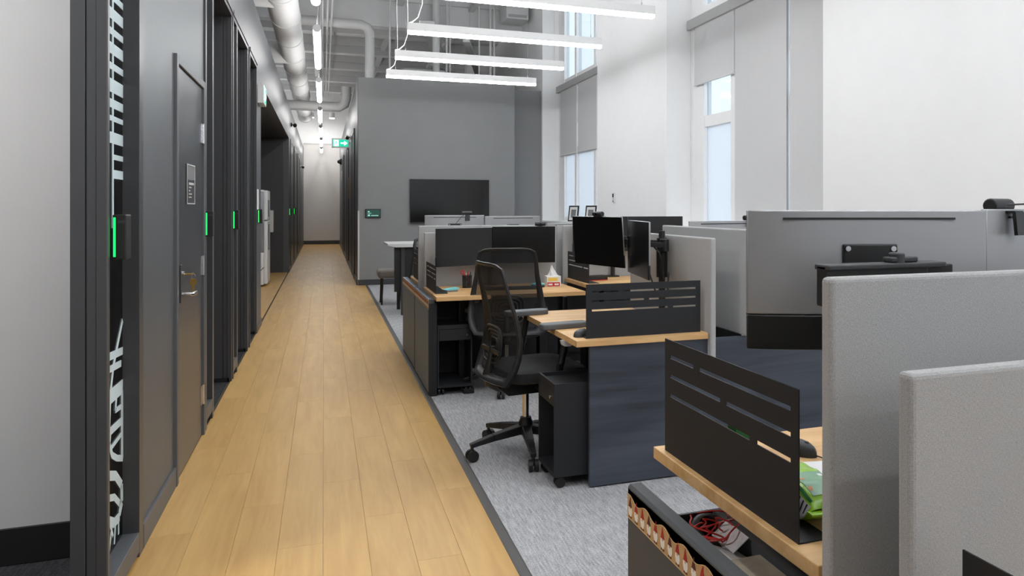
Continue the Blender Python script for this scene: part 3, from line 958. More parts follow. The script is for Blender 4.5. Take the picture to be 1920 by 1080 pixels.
def bullet_cam(label, loc, sgn, black):
    t = thing('security_camera', label, 'camera', loc, 0, 'small security cameras')
    MB().cyl((0, 0, 0), (0.03 * sgn, 0, 0), 0.045, n=16).build('wall_plate', 'black' if black else 'appliance', t, smooth=True)
    MB().tube([(0.03 * sgn, 0, 0), (0.08 * sgn, 0, 0.0), (0.09 * sgn, -0.03, -0.01)], 0.014, 8).build('bracket', 'dkgrey', t, smooth=True)
    MB().cyl((0.09 * sgn, 0.04, 0.0), (0.09 * sgn, -0.12, -0.03), 0.042, n=18).build('body', 'black' if black else 'silver', t, smooth=True)
    MB().cyl((0.09 * sgn, -0.12, -0.03), (0.09 * sgn, -0.125, -0.031), 0.033, n=18).build('lens', 'screen', t, smooth=True)
    return t


bullet_cam('silver security camera above the exit sign on the right wall', (0.57, 17.1, 2.92), -1, False)
bullet_cam('black security camera high on the left bulkhead', (XL, 18.3, 3.27), 1, True)
bullet_cam('silver security camera far down the left corridor wall', (XL, 25.4, 2.68), 1, False)
sm = thing('dome_sensor', 'dark dome sensor on the right wall near the corridor end', 'sensor', (0.57, 26.5, 2.92))
MB().cyl((0, 0, 0), (-0.05, 0, 0), 0.10, n=16).build('base', 'black', sm, smooth=True)
MB().cyl((-0.05, 0, 0), (-0.14, 0, 0), 0.09, 0.03, n=16).build('dome', 'black', sm, smooth=True)
tag(bx(0.53, 0.57, 25.0, 25.15, 2.25, 2.55).build('wall_box', 'appliance', None, bevel=0.006), 'small white box high on the right wall near the corridor end', 'box')
tag(bx(0.545, 0.5575, 18.2, 18.35, 1.6, 2.1).build('brass_plate', 'brass', None, bevel=0.003), 'tall brass coloured plate on the right corridor wall', 'plate')
tag(bx(XL, XL + 0.004, 9.16, 9.34, 1.37, 1.60).build('paper_notice', 'paper'), 'white paper notice on the panel before the alcove', 'notice')
strb = thing('wall_strobe', 'small white alarm strobe high on the left bulkhead', 'alarm', (XL, 6.55, 3.22))
bx(0, 0.03, -0.06, 0.06, 0, 0.11).build('base', 'appliance', strb, bevel=0.006)
bx(0.03, 0.06, -0.03, 0.03, 0.02, 0.09).build('lens', 'pale', strb, bevel=0.01)

# ---- alcove appliances
fr = thing('refrigerator', 'dark steel refrigerator at the front of the kitchen alcove', 'refrigerator', (-0.78, 10.0, 0))
bx(-0.70, -0.05, 0, 0.75, 0.03, 1.74).build('body', 'blackmetal', fr, bevel=0.01)
for z0, z1 in ((0.06, 0.66), (0.68, 1.73)):
    dd = bx(-0.048, 0.0, 0.01, 0.74, z0, z1).build('door', 'steel', fr, bevel=0.008)
bx(0.0, 0.045, 0.10, 0.65, 0.60, 0.625).build('handle', 'chrome', fr, bevel=0.005)
bx(0.0, 0.045, 0.66, 0.685, 0.80, 1.60).build('handle', 'chrome', fr, bevel=0.005)
f2 = thing('white_refrigerator', 'tall white refrigerator deeper in the kitchen alcove', 'refrigerator', (-0.93, 14.25, 0))
bx(-0.66, -0.06, 0, 0.7, 0.03, 1.70).build('body', 'appliance', f2, bevel=0.012)
for z0, z1 in ((0.05, 1.15), (1.17, 1.69)):
    bx(-0.058, 0.0, 0.005, 0.695, z0, z1).build('door', 'appliance', f2, bevel=0.012)
bx(0.0, 0.035, 0.06, 0.085, 0.65, 1.10).build('handle', 'chrome', f2, bevel=0.004)
bx(0.0, 0.035, 0.06, 0.085, 1.22, 1.52).build('handle', 'chrome', f2, bevel=0.004)
ds = thing('paper_dispenser', 'white paper towel dispenser on the end wall of the alcove', 'dispenser', (-1.16, 17.26, 0.86))
bx(-0.16, 0.16, -0.18, 0, 0, 0.47).build('casing', 'appliance', ds, bevel=0.02)
bx(-0.08, 0.08, -0.183, -0.18, 0.20, 0.26).build('window', 'black', ds)

# ---- feature wall fittings
tv = thing('television', 'large black television mounted on the charcoal wall', 'television', (2.206, YB, 1.10))
bx(-0.73, 0.73, -0.055, -0.02, 0, 0.81).build('casing', 'black', tv, bevel=0.004)
bx(-0.718, 0.718, -0.057, -0.055, 0.022, 0.80).build('screen', 'tv', tv)
bx(-0.73, 0.73, -0.058, -0.055, 0.002, 0.016).build('bottom_trim', 'dkgrey', tv)
bx(-0.2, 0.2, -0.02, 0.0, 0.25, 0.55).build('wall_mount', 'blackmetal', tv)
tb = thing('booking_tablet', 'small black room booking tablet with green screen on the charcoal wall', 'tablet', (0.833, YB, 1.20))
bx(-0.133, 0.133, -0.03, 0, 0, 0.165).build('casing', 'black', tb, bevel=0.008)
bx(-0.115, 0.115, -0.032, -0.03, 0.018, 0.147).build('screen', 'tabscreen', tb)
for a in ((-0.09, -0.055, 0.035, 0.065), (-0.035, 0.09, 0.04, 0.052), (-0.09, -0.06, 0.105, 0.125), (-0.09, -0.03, 0.083, 0.092)):
    bx(a[0], a[1], -0.033, -0.032, a[2], a[3]).build('screen_text', 'tabline', tb)
th = thing('thermostat', 'slim white thermostat on the white pier between windows', 'thermostat', (XR, 10.42, 1.47))
bx(-0.022, 0, -0.04, 0.04, 0, 0.14).build('casing', 'appliance', th, bevel=0.005)
bx(-0.0235, -0.022, -0.028, 0.028, 0.075, 0.128).build('display', 'black', th)
bx(-0.0235, -0.022, -0.028, 0.028, 0.012, 0.022).build('buttons', 'ink', th)


# ================================================================== FURNITURE BUILDERS
def desk(label, x0, x1, y0, y1, zt, legs=(), hide=None):
    t = thing('desk', label, 'desk', (x0, y0, 0), 0, 'oak topped office desks')
    w, d = x1 - x0, y1 - y0
    bx(0, w, 0, d, zt - 0.032, zt).build('tabletop', 'desk_y', t, bevel=0.0025)
    for lx in (0.22, w - 0.28):
        lg = bx(lx, lx + 0.06, d / 2 - 0.05, d / 2 + 0.05, 0.035, zt - 0.032).build('leg', 'black', t, bevel=0.003)
        bx(lx - 0.01, lx + 0.07, 0.06, d - 0.06, 0.0, 0.035).build('foot', 'black', lg, bevel=0.003)
    bx(0.18, w - 0.18, d / 2 - 0.04, d / 2 + 0.04, zt - 0.072, zt - 0.032).build('cross_beam', 'black', t)
    return t


def end_desk_controls(t, x, y, z_):
    MB().prism([(x - 0.035, z_), (x + 0.035, z_), (x + 0.03, z_ - 0.022), (x + 0.015, z_ - 0.03), (x - 0.015, z_ - 0.03), (x - 0.03, z_ - 0.022)], 'y', y, y + 0.03).build('height_control', 'tabletop', t)


def felt_screen(label, x0, x1, y0, y1, z0, z1):
    t = thing('felt_screen', label, 'screen', (x0, y0, z0), 0, 'grey felt desk screens')
    bx(0, x1 - x0, 0, y1 - y0, 0, z1 - z0).build('panel', 'felt', t, bevel=0.009, seg=3)
    lx = (x1 - x0) > (y1 - y0)
    bx(0.006, x1 - x0 - 0.006, 0.006 if lx else 0.10, y1 - y0 - 0.006, 0.03 - z0, 0.004).build('lower_panel', 'black', t)
    for q in (0.2, 0.8):
        cx, cy = (x1 - x0) * (q if lx else 0.5), (y1 - y0) * (0.5 if lx else q)
        bx(cx - 0.03, cx + 0.03, cy - 0.03, cy + 0.03, -z0, 0.03 - z0).build('foot', 'black', t)
    return t


SLOTS = ((0.145, ((0.048, 0.272), (0.322, 0.957))), (0.315, ((0.048, 0.494), (0.537, 0.957))), (0.485, ((0.048, 0.705), (0.751, 0.957))))


def slotted(label, loc, rz, L, Hh=0.285, foot=0.09, side=1):
    """bent steel desk divider with three rows of slots; runs along local x from 0 to L"""
    t = thing('slotted_divider', label, 'divider', loc, rz, 'black slotted desk dividers')
    mb = MB()
    th_ = 0.003
    zc = Hh
    sh_ = 0.0095
    for frac, segs in SLOTS:
        zt = Hh * (1 - frac) + sh_ / 2
        zb = zt - sh_
        mb.box(0, L, -th_ / 2, th_ / 2, zt, zc)
        x = 0.0
        for a, b_ in segs:
            mb.box(x, a * L, -th_ / 2, th_ / 2, zb, zt)
            x = b_ * L
        mb.box(x, L, -th_ / 2, th_ / 2, zb, zt)
        zc = zb
    mb.box(0, L, -th_ / 2, th_ / 2, 0, zc)
    mb.build('panel', 'blackmetal', t)
    y0, y1 = (0, foot) if side > 0 else (-foot, 0)
    bx(0, L, y0, y1, 0.0, 0.003).build('foot_plate', 'blackmetal', t)
    return t


MW, MH = 0.535, 0.31


def shell_poly(w, y0, dep):
    p = [(-w / 2, y0), (w / 2, y0)]
    for k in range(13):
        x = w / 2 - w * k / 12
        p.append((x, y0 + 0.009 + dep * (1 - (2 * x / w) ** 4)))
    return p


def make_monitor():
    """faces local -y, origin at the middle of the lower edge"""
    t = thing('monitor', 'monitor', 'monitor')
    t['group'] = 'office monitors'
    MB().prism(shell_poly(MW, 0.004, 0.016), 'z', 0.078, MH).build('shell', 'silver', t, bevel=0.003, smooth=True)
    MB().prism(shell_poly(MW, 0.004, 0.018), 'z', 0.0, 0.077).build('lower_shell', 'black', t, bevel=0.003, smooth=True)
    bx(-MW / 2 + 0.001, MW / 2 - 0.001, -0.001, 0.004, 0.001, MH - 0.001).build('screen', 'screen', t, bevel=0.001)
    bx(-0.19, 0.19, 0.022, 0.0302, MH - 0.0215, MH - 0.0165).build('vent_slot', 'black', t)
    p = bx(-0.06, 0.06, 0.026, 0.036, 0.135, 0.235).build('mount_plate', 'black', t, bevel=0.003)
    for x in (-0.05, 0.05):
        for z_ in (0.145, 0.225):
            MB().cyl((x, 0.036, z_), (x, 0.0395, z_), 0.006, n=10).build('bolt', 'chrome', p)
    return t


PROTO = make_monitor()
used = [False]


def monitor(label, p, q, zb, tilt=0.0):
    """lower left and right corners (as the person in front sees them, swapped when seen from behind) in plan"""
    o = PROTO if not used[0] else copy_tree(PROTO)
    used[0] = True
    cx, cy = (p[0] + q[0]) / 2, (p[1] + q[1]) / 2
    o.location = (cx, cy, zb)
    o.rotation_euler = (tilt, 0, math.atan2(q[1] - p[1], q[0] - p[0]))
    o['label'] = label
    o['category'] = 'monitor'
    return o


def mon_at(label, c, ang, zb, tilt=0.0):
    dx, dy = math.cos(ang) * MW / 2, math.sin(ang) * MW / 2
    return monitor(label, (c[0] - dx, c[1] - dy), (c[0] + dx, c[1] + dy), zb, tilt)


def arm_stand(label, base, zt, heads, zpole):
    """pole clamped to the desk with an arm to every monitor back (heads: points)"""
    t = thing('monitor_stand', label, 'monitor arm', (base[0], base[1], zt), 0, 'black monitor arms')
    bx(-0.05, 0.05, -0.04, 0.04, 0, 0.012).build('clamp', 'black', t, bevel=0.003)
    MB().cyl((0, 0, 0.012), (0, 0, zpole - zt), 0.019, n=16).build('pole', 'black', t, smooth=True)
    for k, h in enumerate(heads):
        hx, hy, hz = h[0] - base[0], h[1] - base[1], h[2] - zt
        zc = hz - 0.012 + (0.0)
        mx_, my_ = hx * 0.45 + (0.06 if k else -0.06), hy * 0.5
        a = MB().bar((0, 0, zc), (mx_, my_, zc), 0.045, 0.035).bar((mx_, my_, zc), (hx, hy, hz), 0.04, 0.03)
        a.cyl((mx_, my_, zc - 0.035), (mx_, my_, zc + 0.035), 0.026, n=14).cyl((0, 0, zc - 0.03), (0, 0, zc + 0.03), 0.03, n=14)
        a.build('arm', 'black', t, bevel=0.002)
    return t


def webcam(label, loc, rz, cable=None):
    t = thing('webcam', label, 'webcam', loc, rz, 'webcams on monitors')
    MB().cyl((-0.045, 0, 0.018), (0.045, 0, 0.018), 0.0165, n=16).build('body', 'black', t, smooth=True, bevel=0.003)
    MB().cyl((0, -0.0165, 0.018), (0, -0.0185, 0.018), 0.009, n=14).build('lens', 'screen', t, smooth=True)
    MB().bar((0, 0.0, 0.003), (0, 0.045, 0.003), 0.04, 0.006).bar((0, 0.043, 0.003), (0, 0.048, -0.05), 0.04, 0.008, up=(0, 1, 0)).build('clip', 'black', t)
    if cable:
        MB().tube(cable, 0.0022, 6).build('cable', 'dkgrey', t, smooth=True)
    return t


def make_pedestal(label, loc, rz, lock=1, w=0.145):
    """rolling pedestal, front looks along local -y"""
    t = thing('rolling_pedestal', label, 'pedestal', loc, rz, 'black rolling pedestals')
    d, z0, z1 = 0.46, 0.055, 0.52
    k = 0.012
    for s in (-1, 1):
        bx(min(s * w, s * (w - k)), max(s * w, s * (w - k)), 0, d, z0, z1).build('side_panel', 'blackmetal', t, bevel=0.0015)
    bx(-w + k, w - k, d - k, d, z0, z1).build('back_panel', 'blackmetal', t)
    bx(-w + k, w - k, 0, d - k, z0, z0 + 0.02).build('base_panel', 'blackmetal', t)
    bx(-w + k, w - k, 0.004, d - k, z1 - 0.03, z1 - 0.02).build('top_tray', 'blackmetal', t)
    bx(-w + k, w - k, 0.0, 0.012, z1 - 0.03, z1).build('tray_lip', 'blackmetal', t)
    dr = bx(-w + k + 0.002, w - k - 0.002, 0.002, d - 0.05, z1 - 0.115, z1 - 0.033).build('drawer', 'blackmetal', t)
    MB().cyl((0.09, 0.002, z1 - 0.075), (0.09, -0.008, z1 - 0.075), 0.009, n=12).build('lock', 'chrome' if lock else 'black', dr, smooth=True)
    for x in (-w + 0.03, w - 0.03):
        for y in (0.035, d - 0.035):
            c = MB().cyl((x, y, z0), (x, y, 0.03), 0.008, n=8)
            for s in (-1, 1):
                c.cyl((x + s * 0.008, y, 0.026), (x + s * 0.022, y, 0.026), 0.026, n=14)
            c.build('caster', 'black', t, smooth=True)
    return t


def make_chair(label, loc, rz, arm=0.73, a0=190.5):
    """task chair facing local +x"""
    t = thing('office_chair', label, 'chair', loc, rz, 'black mesh office chairs')
    for k in range(5):
        a = R(a0 + 72 * k) - rz
        c_, s_ = math.cos(a), math.sin(a)
        lg = MB().bar((0.03 * c_, 0.03 * s_, 0.135), (0.20 * c_, 0.20 * s_, 0.112), 0.056, 0.05, 0.042, 0.036).bar((0.20 * c_, 0.20 * s_, 0.112), (0.335 * c_, 0.335 * s_, 0.086), 0.042, 0.036, 0.03, 0.024)
        l_ = lg.build('leg', 'black', t, bevel=0.004)
        w = MB().cyl((0.325 * c_, 0.325 * s_, 0.03), (0.325 * c_, 0.325 * s_, 0.085), 0.009, n=8)
        for q in (-1, 1):
            ax, ay = 0.325 * c_ - s_ * q * 0.006, 0.325 * s_ + c_ * q * 0.006
            w.cyl((ax, ay, 0.031), (ax - s_ * q * 0.02, ay + c_ * q * 0.02, 0.031), 0.031, n=18)
        w.build('caster', 'black', l_, smooth=True)
    MB().lathe([(0.03, 0.10), (0.042, 0.11), (0.042, 0.17), (0.032, 0.19), (0.032, 0.20)], (0, 0, 0)).build('hub', 'black', t, smooth=True)
    MB().cyl((0, 0, 0.20), (0, 0, 0.40), 0.019, n=16).build('gas_cylinder', 'chrome', t, smooth=True)
    mc = MB().prism([(-0.15, 0.362), (0.10, 0.362), (0.17, 0.395), (0.19, 0.435), (-0.18, 0.435), (-0.20, 0.40)], 'y', -0.13, 0.13).build('mechanism', 'black', t, bevel=0.006)
    MB().cyl((0.02, -0.09, 0.405), (0.02, -0.19, 0.405), 0.008, n=8).bar((0.02, -0.19, 0.405), (0.03, -0.27, 0.40), 0.03, 0.012).build('lever', 'dkgrey', mc)

    # seat cushion
    def seatpt(u, v, top):
        a = 2 * math.pi * u
        e = 0.42
        cx = math.copysign(abs(math.cos(a)) ** e, math.cos(a))
        sy = math.copysign(abs(math.sin(a)) ** e, math.sin(a))
        return cx, sy
    rings = [(0.0, 0.435), (0.88, 0.435), (0.98, 0.452), (1.0, 0.475), (0.97, 0.497), (0.88, 0.508), (0.5, 0.505), (0.0, 0.50)]
    n = 40
    vs_, fs_ = [], []
    for f_, z_ in rings:
        for i in range(n):
            cx, sy = seatpt(i / n, 0, 0)
            dz = -0.03 * max(0, cx * f_ - 0.55) ** 1.0
            vs_.append((0.075 + 0.255 * cx * f_, 0.25 * sy * f_, z_ + dz))
    for j in range(len(rings) - 1):
        for i in range(n):
            fs_.append((j * n + i, j * n + (i + 1) % n, (j + 1) * n + (i + 1) % n, (j + 1) * n + i))
    MB().add(vs_, fs_).build('seat', 'seat', t, smooth=True)

    # back: profile x(z), half width w(z)
    ks = [(0.46, -0.195, 0.225), (0.52, -0.168, 0.258), (0.60, -0.143, 0.266), (0.68, -0.134, 0.260), (0.78, -0.148, 0.246), (0.88, -0.172, 0.228), (0.98, -0.200, 0.218), (1.04, -0.214, 0.210), (1.085, -0.222, 0.19)]

    def prof(z_):
        for (z0, x0, w0), (z1, x1, w1) in zip(ks[:-1], ks[1:]):
            if z_ <= z1:
                q = (z_ - z0) / (z1 - z0)
                return x0 + (x1 - x0) * q, w0 + (w1 - w0) * q
        return ks[-1][1], ks[-1][2]

    def bp(s_, z_):
        x, w = prof(z_)
        return (x - 0.035 * (1 - s_ * s_) + 0.0, s_ * w, z_)
    loop = []
    for k in range(15):
        loop.append(bp(-1, 0.46 + 0.60 * k / 14))
    for k in range(1, 12):
        s_ = -1 + 2 * k / 12
        loop.append(bp(s_, 1.085 - 0.022 * abs(s_) ** 6))
    for k in range(15):
        loop.append(bp(1, 1.06 - 0.60 * k / 14))
    for k in range(1, 8):
        s_ = 1 - 2 * k / 8
        loop.append(bp(s_, 0.455))
    MB().tube(loop, [0.016 + 0.02 * max(0.0, min(1.0, (0.95 - p[2]) / 0.45)) for p in loop], 10, closed=True, flat=0.55).build('back_frame', 'chairframe', t, smooth=True)
    MB().grid(16, 24, lambda u, v: bp((u * 2 - 1) * 0.985, 0.465 + 0.615 * v)).build('back_mesh', 'chairmesh', t, smooth=True, recalc=False)
    lm = MB()
    for q in range(4):
        wq, zq = 0.13 - q * 0.026, 0.10 - q * 0.022
        lpz = []
        for k in range(24):
            a = 2 * math.pi * k / 24
            yy = wq * math.copysign(abs(math.cos(a)) ** 0.5, math.cos(a))
            zz = 0.635 + zq * math.copysign(abs(math.sin(a)) ** 0.5, math.sin(a))
            lpz.append((prof(zz)[0] - 0.047 - 0.006, yy, zz))
        lm.tube(lpz, 0.006, 6, closed=True)
    lm.bar((-0.205, -0.14, 0.60), (-0.205, 0.14, 0.60), 0.02, 0.02)
    lm.build('lumbar_support', 'black', t, smooth=True)
    MB().tube([(-0.08, 0, 0.40), (-0.16, 0, 0.395), (-0.215, 0, 0.42), (-0.23, 0, 0.47), (-0.205, 0, 0.56), (-0.20, 0, 0.62)], [0.035, 0.035, 0.032, 0.028, 0.022, 0.016], 10).build('spine', 'black', t, smooth=True)
    for s in (-1, 1):
        ar = MB().tube([(0.02, s * 0.09, 0.405), (0.03, s * 0.22, 0.40), (0.055, s * 0.285, 0.425), (0.075, s * 0.292, 0.50), (0.085, s * 0.292, 0.55)], [0.024, 0.024, 0.026, 0.027, 0.027], 10, flat=0.75)
        ar.tube([(0.085, s * 0.292, 0.54), (0.105, s * 0.292, 0.62), (0.125, s * 0.29, arm - 0.035)], 0.019, 10)
        arm_ = ar.build('armrest', 'black', t, smooth=True)
        pd = MB()
        y_ = s * 0.275
        pp = [(-0.02, -0.035), (0.0, -0.045), (0.20, -0.047), (0.245, -0.035), (0.255, 0.0), (0.245, 0.035), (0.20, 0.047), (0.0, 0.045), (-0.02, 0.035), (-0.028, 0)]
        pd.prism([(x, y_ + y) for x, y in pp], 'z', arm - 0.032, arm)
        pd.build('arm_pad', 'armpad', arm_, bevel=0.008, seg=3)
    return t


def ribbon_part(par, x, y0, y1, zb, h, n, toward=-1, gn=True):
    """kraft paper ribbon with a wavy top edge taped to a face looking along -x, printed with little gnomes"""
    N = 60
    mb = MB()
    top = []
    for k in range(N + 1):
        y = y0 + (y1 - y0) * k / N
        top.append((y, zb + h * (0.88 + 0.12 * math.sin(2 * math.pi * (y - y0) / 0.105))))
    mb.prism([(y0, zb)] + [(y1, zb)] + top[::-1], 'x', x - 0.0012, x)
    rb = mb.build('ribbon', 'kraft', par, label='kraft paper ribbon printed with red capped gnomes')
    e = MB().tube([(x - 0.0016, a, b_) for a, b_ in top], 0.0011, 5).tube([(x - 0.0016, y0, zb), (x - 0.0016, y1, zb)], 0.0011, 5)
    e.build('ribbon_edge', 'gilt', rb)
    if not gn:
        return rb
    step = (y1 - y0) / n
    for k in range(n):
        yc = y0 + step * (k + 0.5)
        sc = h / 0.056
        g = MB()
        xx = x - 0.0014
        zc = zb + 0.004 * sc
        g.m = 0
        g.prism([(yc + a * sc, zc + b_ * sc) for a, b_ in ((-0.009, .025), (-0.011, .014), (-0.007, .005), (0, .002), (.007, .005), (.011, .014), (.009, .025), (0, .028))], 'x', xx - 0.0006, xx)
        g.m = 1
        g.prism([(yc + a * sc, zc + b_ * sc) for a, b_ in ((-0.009, .024), (.009, .024), (.005, .036), (-.001 + .002 * (k % 3 - 1), .049), (-.004, .036))], 'x', xx - 0.0008, xx)
        g.m = 2
        g.prism([(yc + a * sc, zc + b_ * sc) for a, b_ in ((-.0022, .0195), (.0022, .0195), (.0022, .0235), (-.0022, .0235))], 'x', xx - 0.0010, xx)
        g.m = 3
        for q in (-1, 1):
            g.prism([(yc + (q * .0045 + a) * sc, zc + b_ * sc) for a, b_ in ((-.003, -.0005), (.003, -.0005), (.003, .003), (-.003, .003))], 'x', xx - 0.0008, xx)
        g.build('gnome_print', ['cream', 'brown' if k % 3 == 1 else 'red', 'kraft', 'brown'], rb)
    return rb


def mouse(label, loc, rz):
    t = thing('computer_mouse', label, 'mouse', loc, rz, 'black computer mice')

    def f(u, v):
        a = 2 * math.pi * u
        return (0.055 * math.cos(a) * math.sin(v * math.pi / 2), 0.032 * math.sin(a) * math.sin(v * math.pi / 2) * (1 - 0.12 * math.cos(a)), 0.037 * math.cos(v * math.pi / 2) ** 0.7)
    MB().grid(24, 8, f).build('body', 'dkgrey', t, smooth=True)
    MB().cyl((0.025, -0.004, 0.0285), (0.025, 0.004, 0.0285), 0.008, n=12).build('scroll_wheel', 'black', t, smooth=True)
    MB().bar((0.012, 0, 0.0345), (0.048, 0, 0.0165), 0.0015, 0.003).build('button_seam', 'black', t)
    MB().tube([(0.054, 0, 0.006), (0.09, 0.004, 0.003), (0.14, 0.03, 0.003), (0.2, 0.03, 0.003), (0.27, 0.0, 0.003)], 0.0018, 6).build('cable', 'black', t, smooth=True)
    return t


# ================================================================== STATION A (middle, user faces the windows)
dA = desk('oak desk in the middle of view with black divider along its near edge', 1.17, 1.900, 3.48, 4.56, 0.74)
end_desk_controls(dA, 0.02, 0.20, 0.708)
ep = thing('end_panel', 'wide charcoal wood grain panel closing the near end of the middle desks', 'panel', (1.245, 3.50, 0))
bx(0, 1.75, 0, 0.022, 0.006, 0.706).build('board', 'blackwood', ep, bevel=0.0015)
felt_screen('felt screen at the window side of the middle oak desk, lower of the pair', 1.905, 1.935, 3.46, 4.56, 0.55, 1.237)
felt_screen('taller felt screen right behind the middle desk screen', 2.11, 2.14, 3.44, 4.50, 0.712, 1.28)
slotted('black slotted divider on the near edge of the middle oak desk', (1.235, 3.525, 0.74), 0, 0.64, 0.272, 0.05, 1)
monitor('black monitor with webcam on the middle desk, facing the near chair', (1.562, 4.677), (1.70, 4.16), 1.03, R(4))
monitor('monitor seen nearly edge on at the near side of the middle desk', (1.72, 4.15), (1.62, 3.63), 1.01, 0)
arm_stand('black monitor arm with thick cylinder rising behind the edge-on monitor', (1.865, 3.98), 0.74, [(1.66, 4.45, 1.2), (1.715, 3.88, 1.19)], 1.26)
stA = [o for o in bpy.data.objects if o.name.startswith('monitor_stand')][-1]
MB().cyl((0, 0, 0.25), (0, 0, 0.42), 0.033, n=18).cyl((0, 0, 0.42), (0, 0, 0.45), 0.026, n=18).build('lift_cylinder', 'black', stA, smooth=True)
MB().tube([(-0.12, -0.06, 0.43), (-0.13, -0.10, 0.30), (-0.10, -0.13, 0.18), (-0.05, -0.12, 0.14), (0.0, -0.08, 0.18), (0.02, -0.05, 0.28)], 0.005, 8).tube([(-0.10, -0.04, 0.46), (-0.06, -0.09, 0.40), (-0.03, -0.09, 0.30), (-0.01, -0.05, 0.24)], 0.005, 8).build('cable', 'black', stA, smooth=True)
webcam('small black webcam on top of the middle desk monitor', (1.622, 4.40, 1.337), math.atan2(4.16 - 4.677, 1.70 - 1.562))
mouse('black mouse at the near left corner of the middle desk', (1.24, 3.61, 0.74), R(40))
make_pedestal('narrow black pedestal standing against the charcoal wood end panel', (1.075, 3.69, 0), R(-90))
chA = make_chair('black mesh office chair nearest the viewer, with grey arm pads', (1.088, 4.15, 0), R(7), 0.770)
dA2 = desk('oak desk hidden behind the pair of felt screens', 2.145, 2.90, 3.53, 4.56, 0.70)
mon_at('silver backed monitor peeking above the tall middle felt screen', (2.45, 4.28), R(184), 1.0, 0)
arm_stand('black monitor stand hidden behind the tall middle felt screen', (2.45, 4.12), 0.70, [(2.45, 4.235, 1.18)], 1.2)
webcam('black webcam beside the large silver monitor above the felt screen', (2.64, 4.28, 1.31), R(184))
ttl = tag(MB().prism([(0, 0), (0.03, 0), (0.028, .02), (.016, .026), (0.002, .02)], 'y', 0, 0.02).build('correction_roller', 'cyan'), 'tiny turquoise item seen through the middle divider slots', 'stationery')
ttl.location = (1.66, 4.2, 0.74)

# ================================================================== STATION B (two rows beyond, monitors face the viewer)
dB = desk('oak desk with keyboard and pen cup beyond the near chair', 0.775, 1.93, 5.52, 6.28, 0.74)
end_desk_controls(dB, 0.30, 0.06, 0.708)
bx(0.02, 1.14, 0.70, 0.715, 0.12, 0.70).build('modesty_panel', 'black', dB)
felt_screen('lower felt screen right behind the two black monitors with the pen cup', 0.785, 1.93, 6.30, 6.33, 0.60, 1.187)
felt_screen('taller felt screen behind the pen cup desk', 0.755, 1.85, 6.45, 6.48, 0.60, 1.24)
slotted('black slotted divider at the aisle end of the pen cup desk', (0.80, 6.28, 0.74), R(-90), 0.56, 0.21, 0.09, 1)
monitor('left black monitor above the pen cup', (0.855, 6.02), (1.325, 6.20), 0.918, 0)
monitor('right black monitor above the keyboard, with a webcam on top', (1.335, 6.20), (1.865, 6.12), 0.925, 0)
arm_stand('black monitor arm behind the two pen cup desk monitors', (1.33, 6.262), 0.74, [(1.12, 6.16, 1.10), (1.56, 6.22, 1.10)], 1.16)
webcam('grey webcam on the right monitor of the pen cup desk', (1.74, 6.15, 1.236), R(-8))
make_chair('black mesh office chair pushed under the pen cup desk', (1.33, 5.66, 0), R(78), 0.62, 250)
make_pedestal('black rolling pedestal with tray top and open shelf under the pen cup desk', (0.922, 5.59, 0), 0, 1, 0.13)


def side_cabinet(label, x, y0, y1, zt, cut=0.0):
    """slim aisle cabinet; the first `cut` metres hang above a parked pedestal"""
    t = thing('side_cabinet', label, 'cabinet', (x, y0, 0), 0, 'low charcoal aisle cabinets')
    L = y1 - y0
    zc = 0.535 if cut else 0.02
    if cut:
        MB().prism([(0, 0.535), (cut, 0.535), (cut, 0.02), (L, 0.02), (L, zt), (0, zt)], 'x', 0, 0.018).build('front_panel', 'cabinet', t)
    else:
        bx(0, 0.018, 0.018, L, 0.02, zt).build('front_panel', 'cabinet', t, bevel=0.0015)
    bx(0.0, 0.018, 0.0, 0.018, zt - 0.03, zt).build('corner_cap', 'drawer', t)
    bx(0.018, 0.045, 0.0, L, zt - 0.03, zt).build('top_rail', 'drawer', t, bevel=0.004)
    bx(0.0, 0.06, 0.0, 0.018, zc, zt - 0.03).build('end_panel', 'blackmetal', t)
    bx(0.018, 0.06, L - 0.018, L, 0.02, zt - 0.03).build('end_panel', 'blackmetal', t)
    bx(0.01, 0.06, cut, L, 0.0, 0.02).build('plinth', 'black', t)
    return t


c1 = side_cabinet('low charcoal aisle cabinet with kraft ribbon beside the pen cup desk', 0.728, 5.59, 6.48, 0.715)
rb1 = ribbon_part(c1, 0.0, 0.0, 0.89, 0.645, 0.068, 22)
c2 = side_cabinet('farther low charcoal aisle cabinet with kraft ribbon', 0.728, 6.50, 7.50, 0.715)
ribbon_part(c2, 0.0, 0.0, 1.0, 0.645, 0.068, 22)

# small things on B
pc = thing('pen_cup', 'black wire mesh pen cup holding red scissors and pens', 'cup', (1.105, 6.10, 0.74))
MB().lathe([(0.038, 0.0), (0.040, 0.10)], (0, 0, 0), 24).build('mesh_wall', 'cupmesh', pc, smooth=True)
for z_ in (0.002, 0.10):
    MB().tube([(0.04 * math.cos(k * math.pi / 12), 0.04 * math.sin(k * math.pi / 12), z_) for k in range(24)], 0.0025, 6, closed=True).build('rim', 'black', pc)
sc_ = thing('scissors', 'red handled scissors standing in the mesh pen cup', 'scissors', (1.10, 6.09, 0.745))
MB().bar((0.022, 0, 0.0), (-0.012, 0, 0.09), 0.008, 0.003).build('blade', 'chrome', sc_)
MB().bar((-0.012, 0, 0.085), (-0.03, 0, 0.115), 0.014, 0.009).tube([(-0.035 + 0.012 * math.cos(k * math.pi / 6), 0, 0.122 + 0.016 * math.sin(k * math.pi / 6)) for k in range(12)], 0.004, 6, closed=True).build('handle', 'redplastic', sc_)
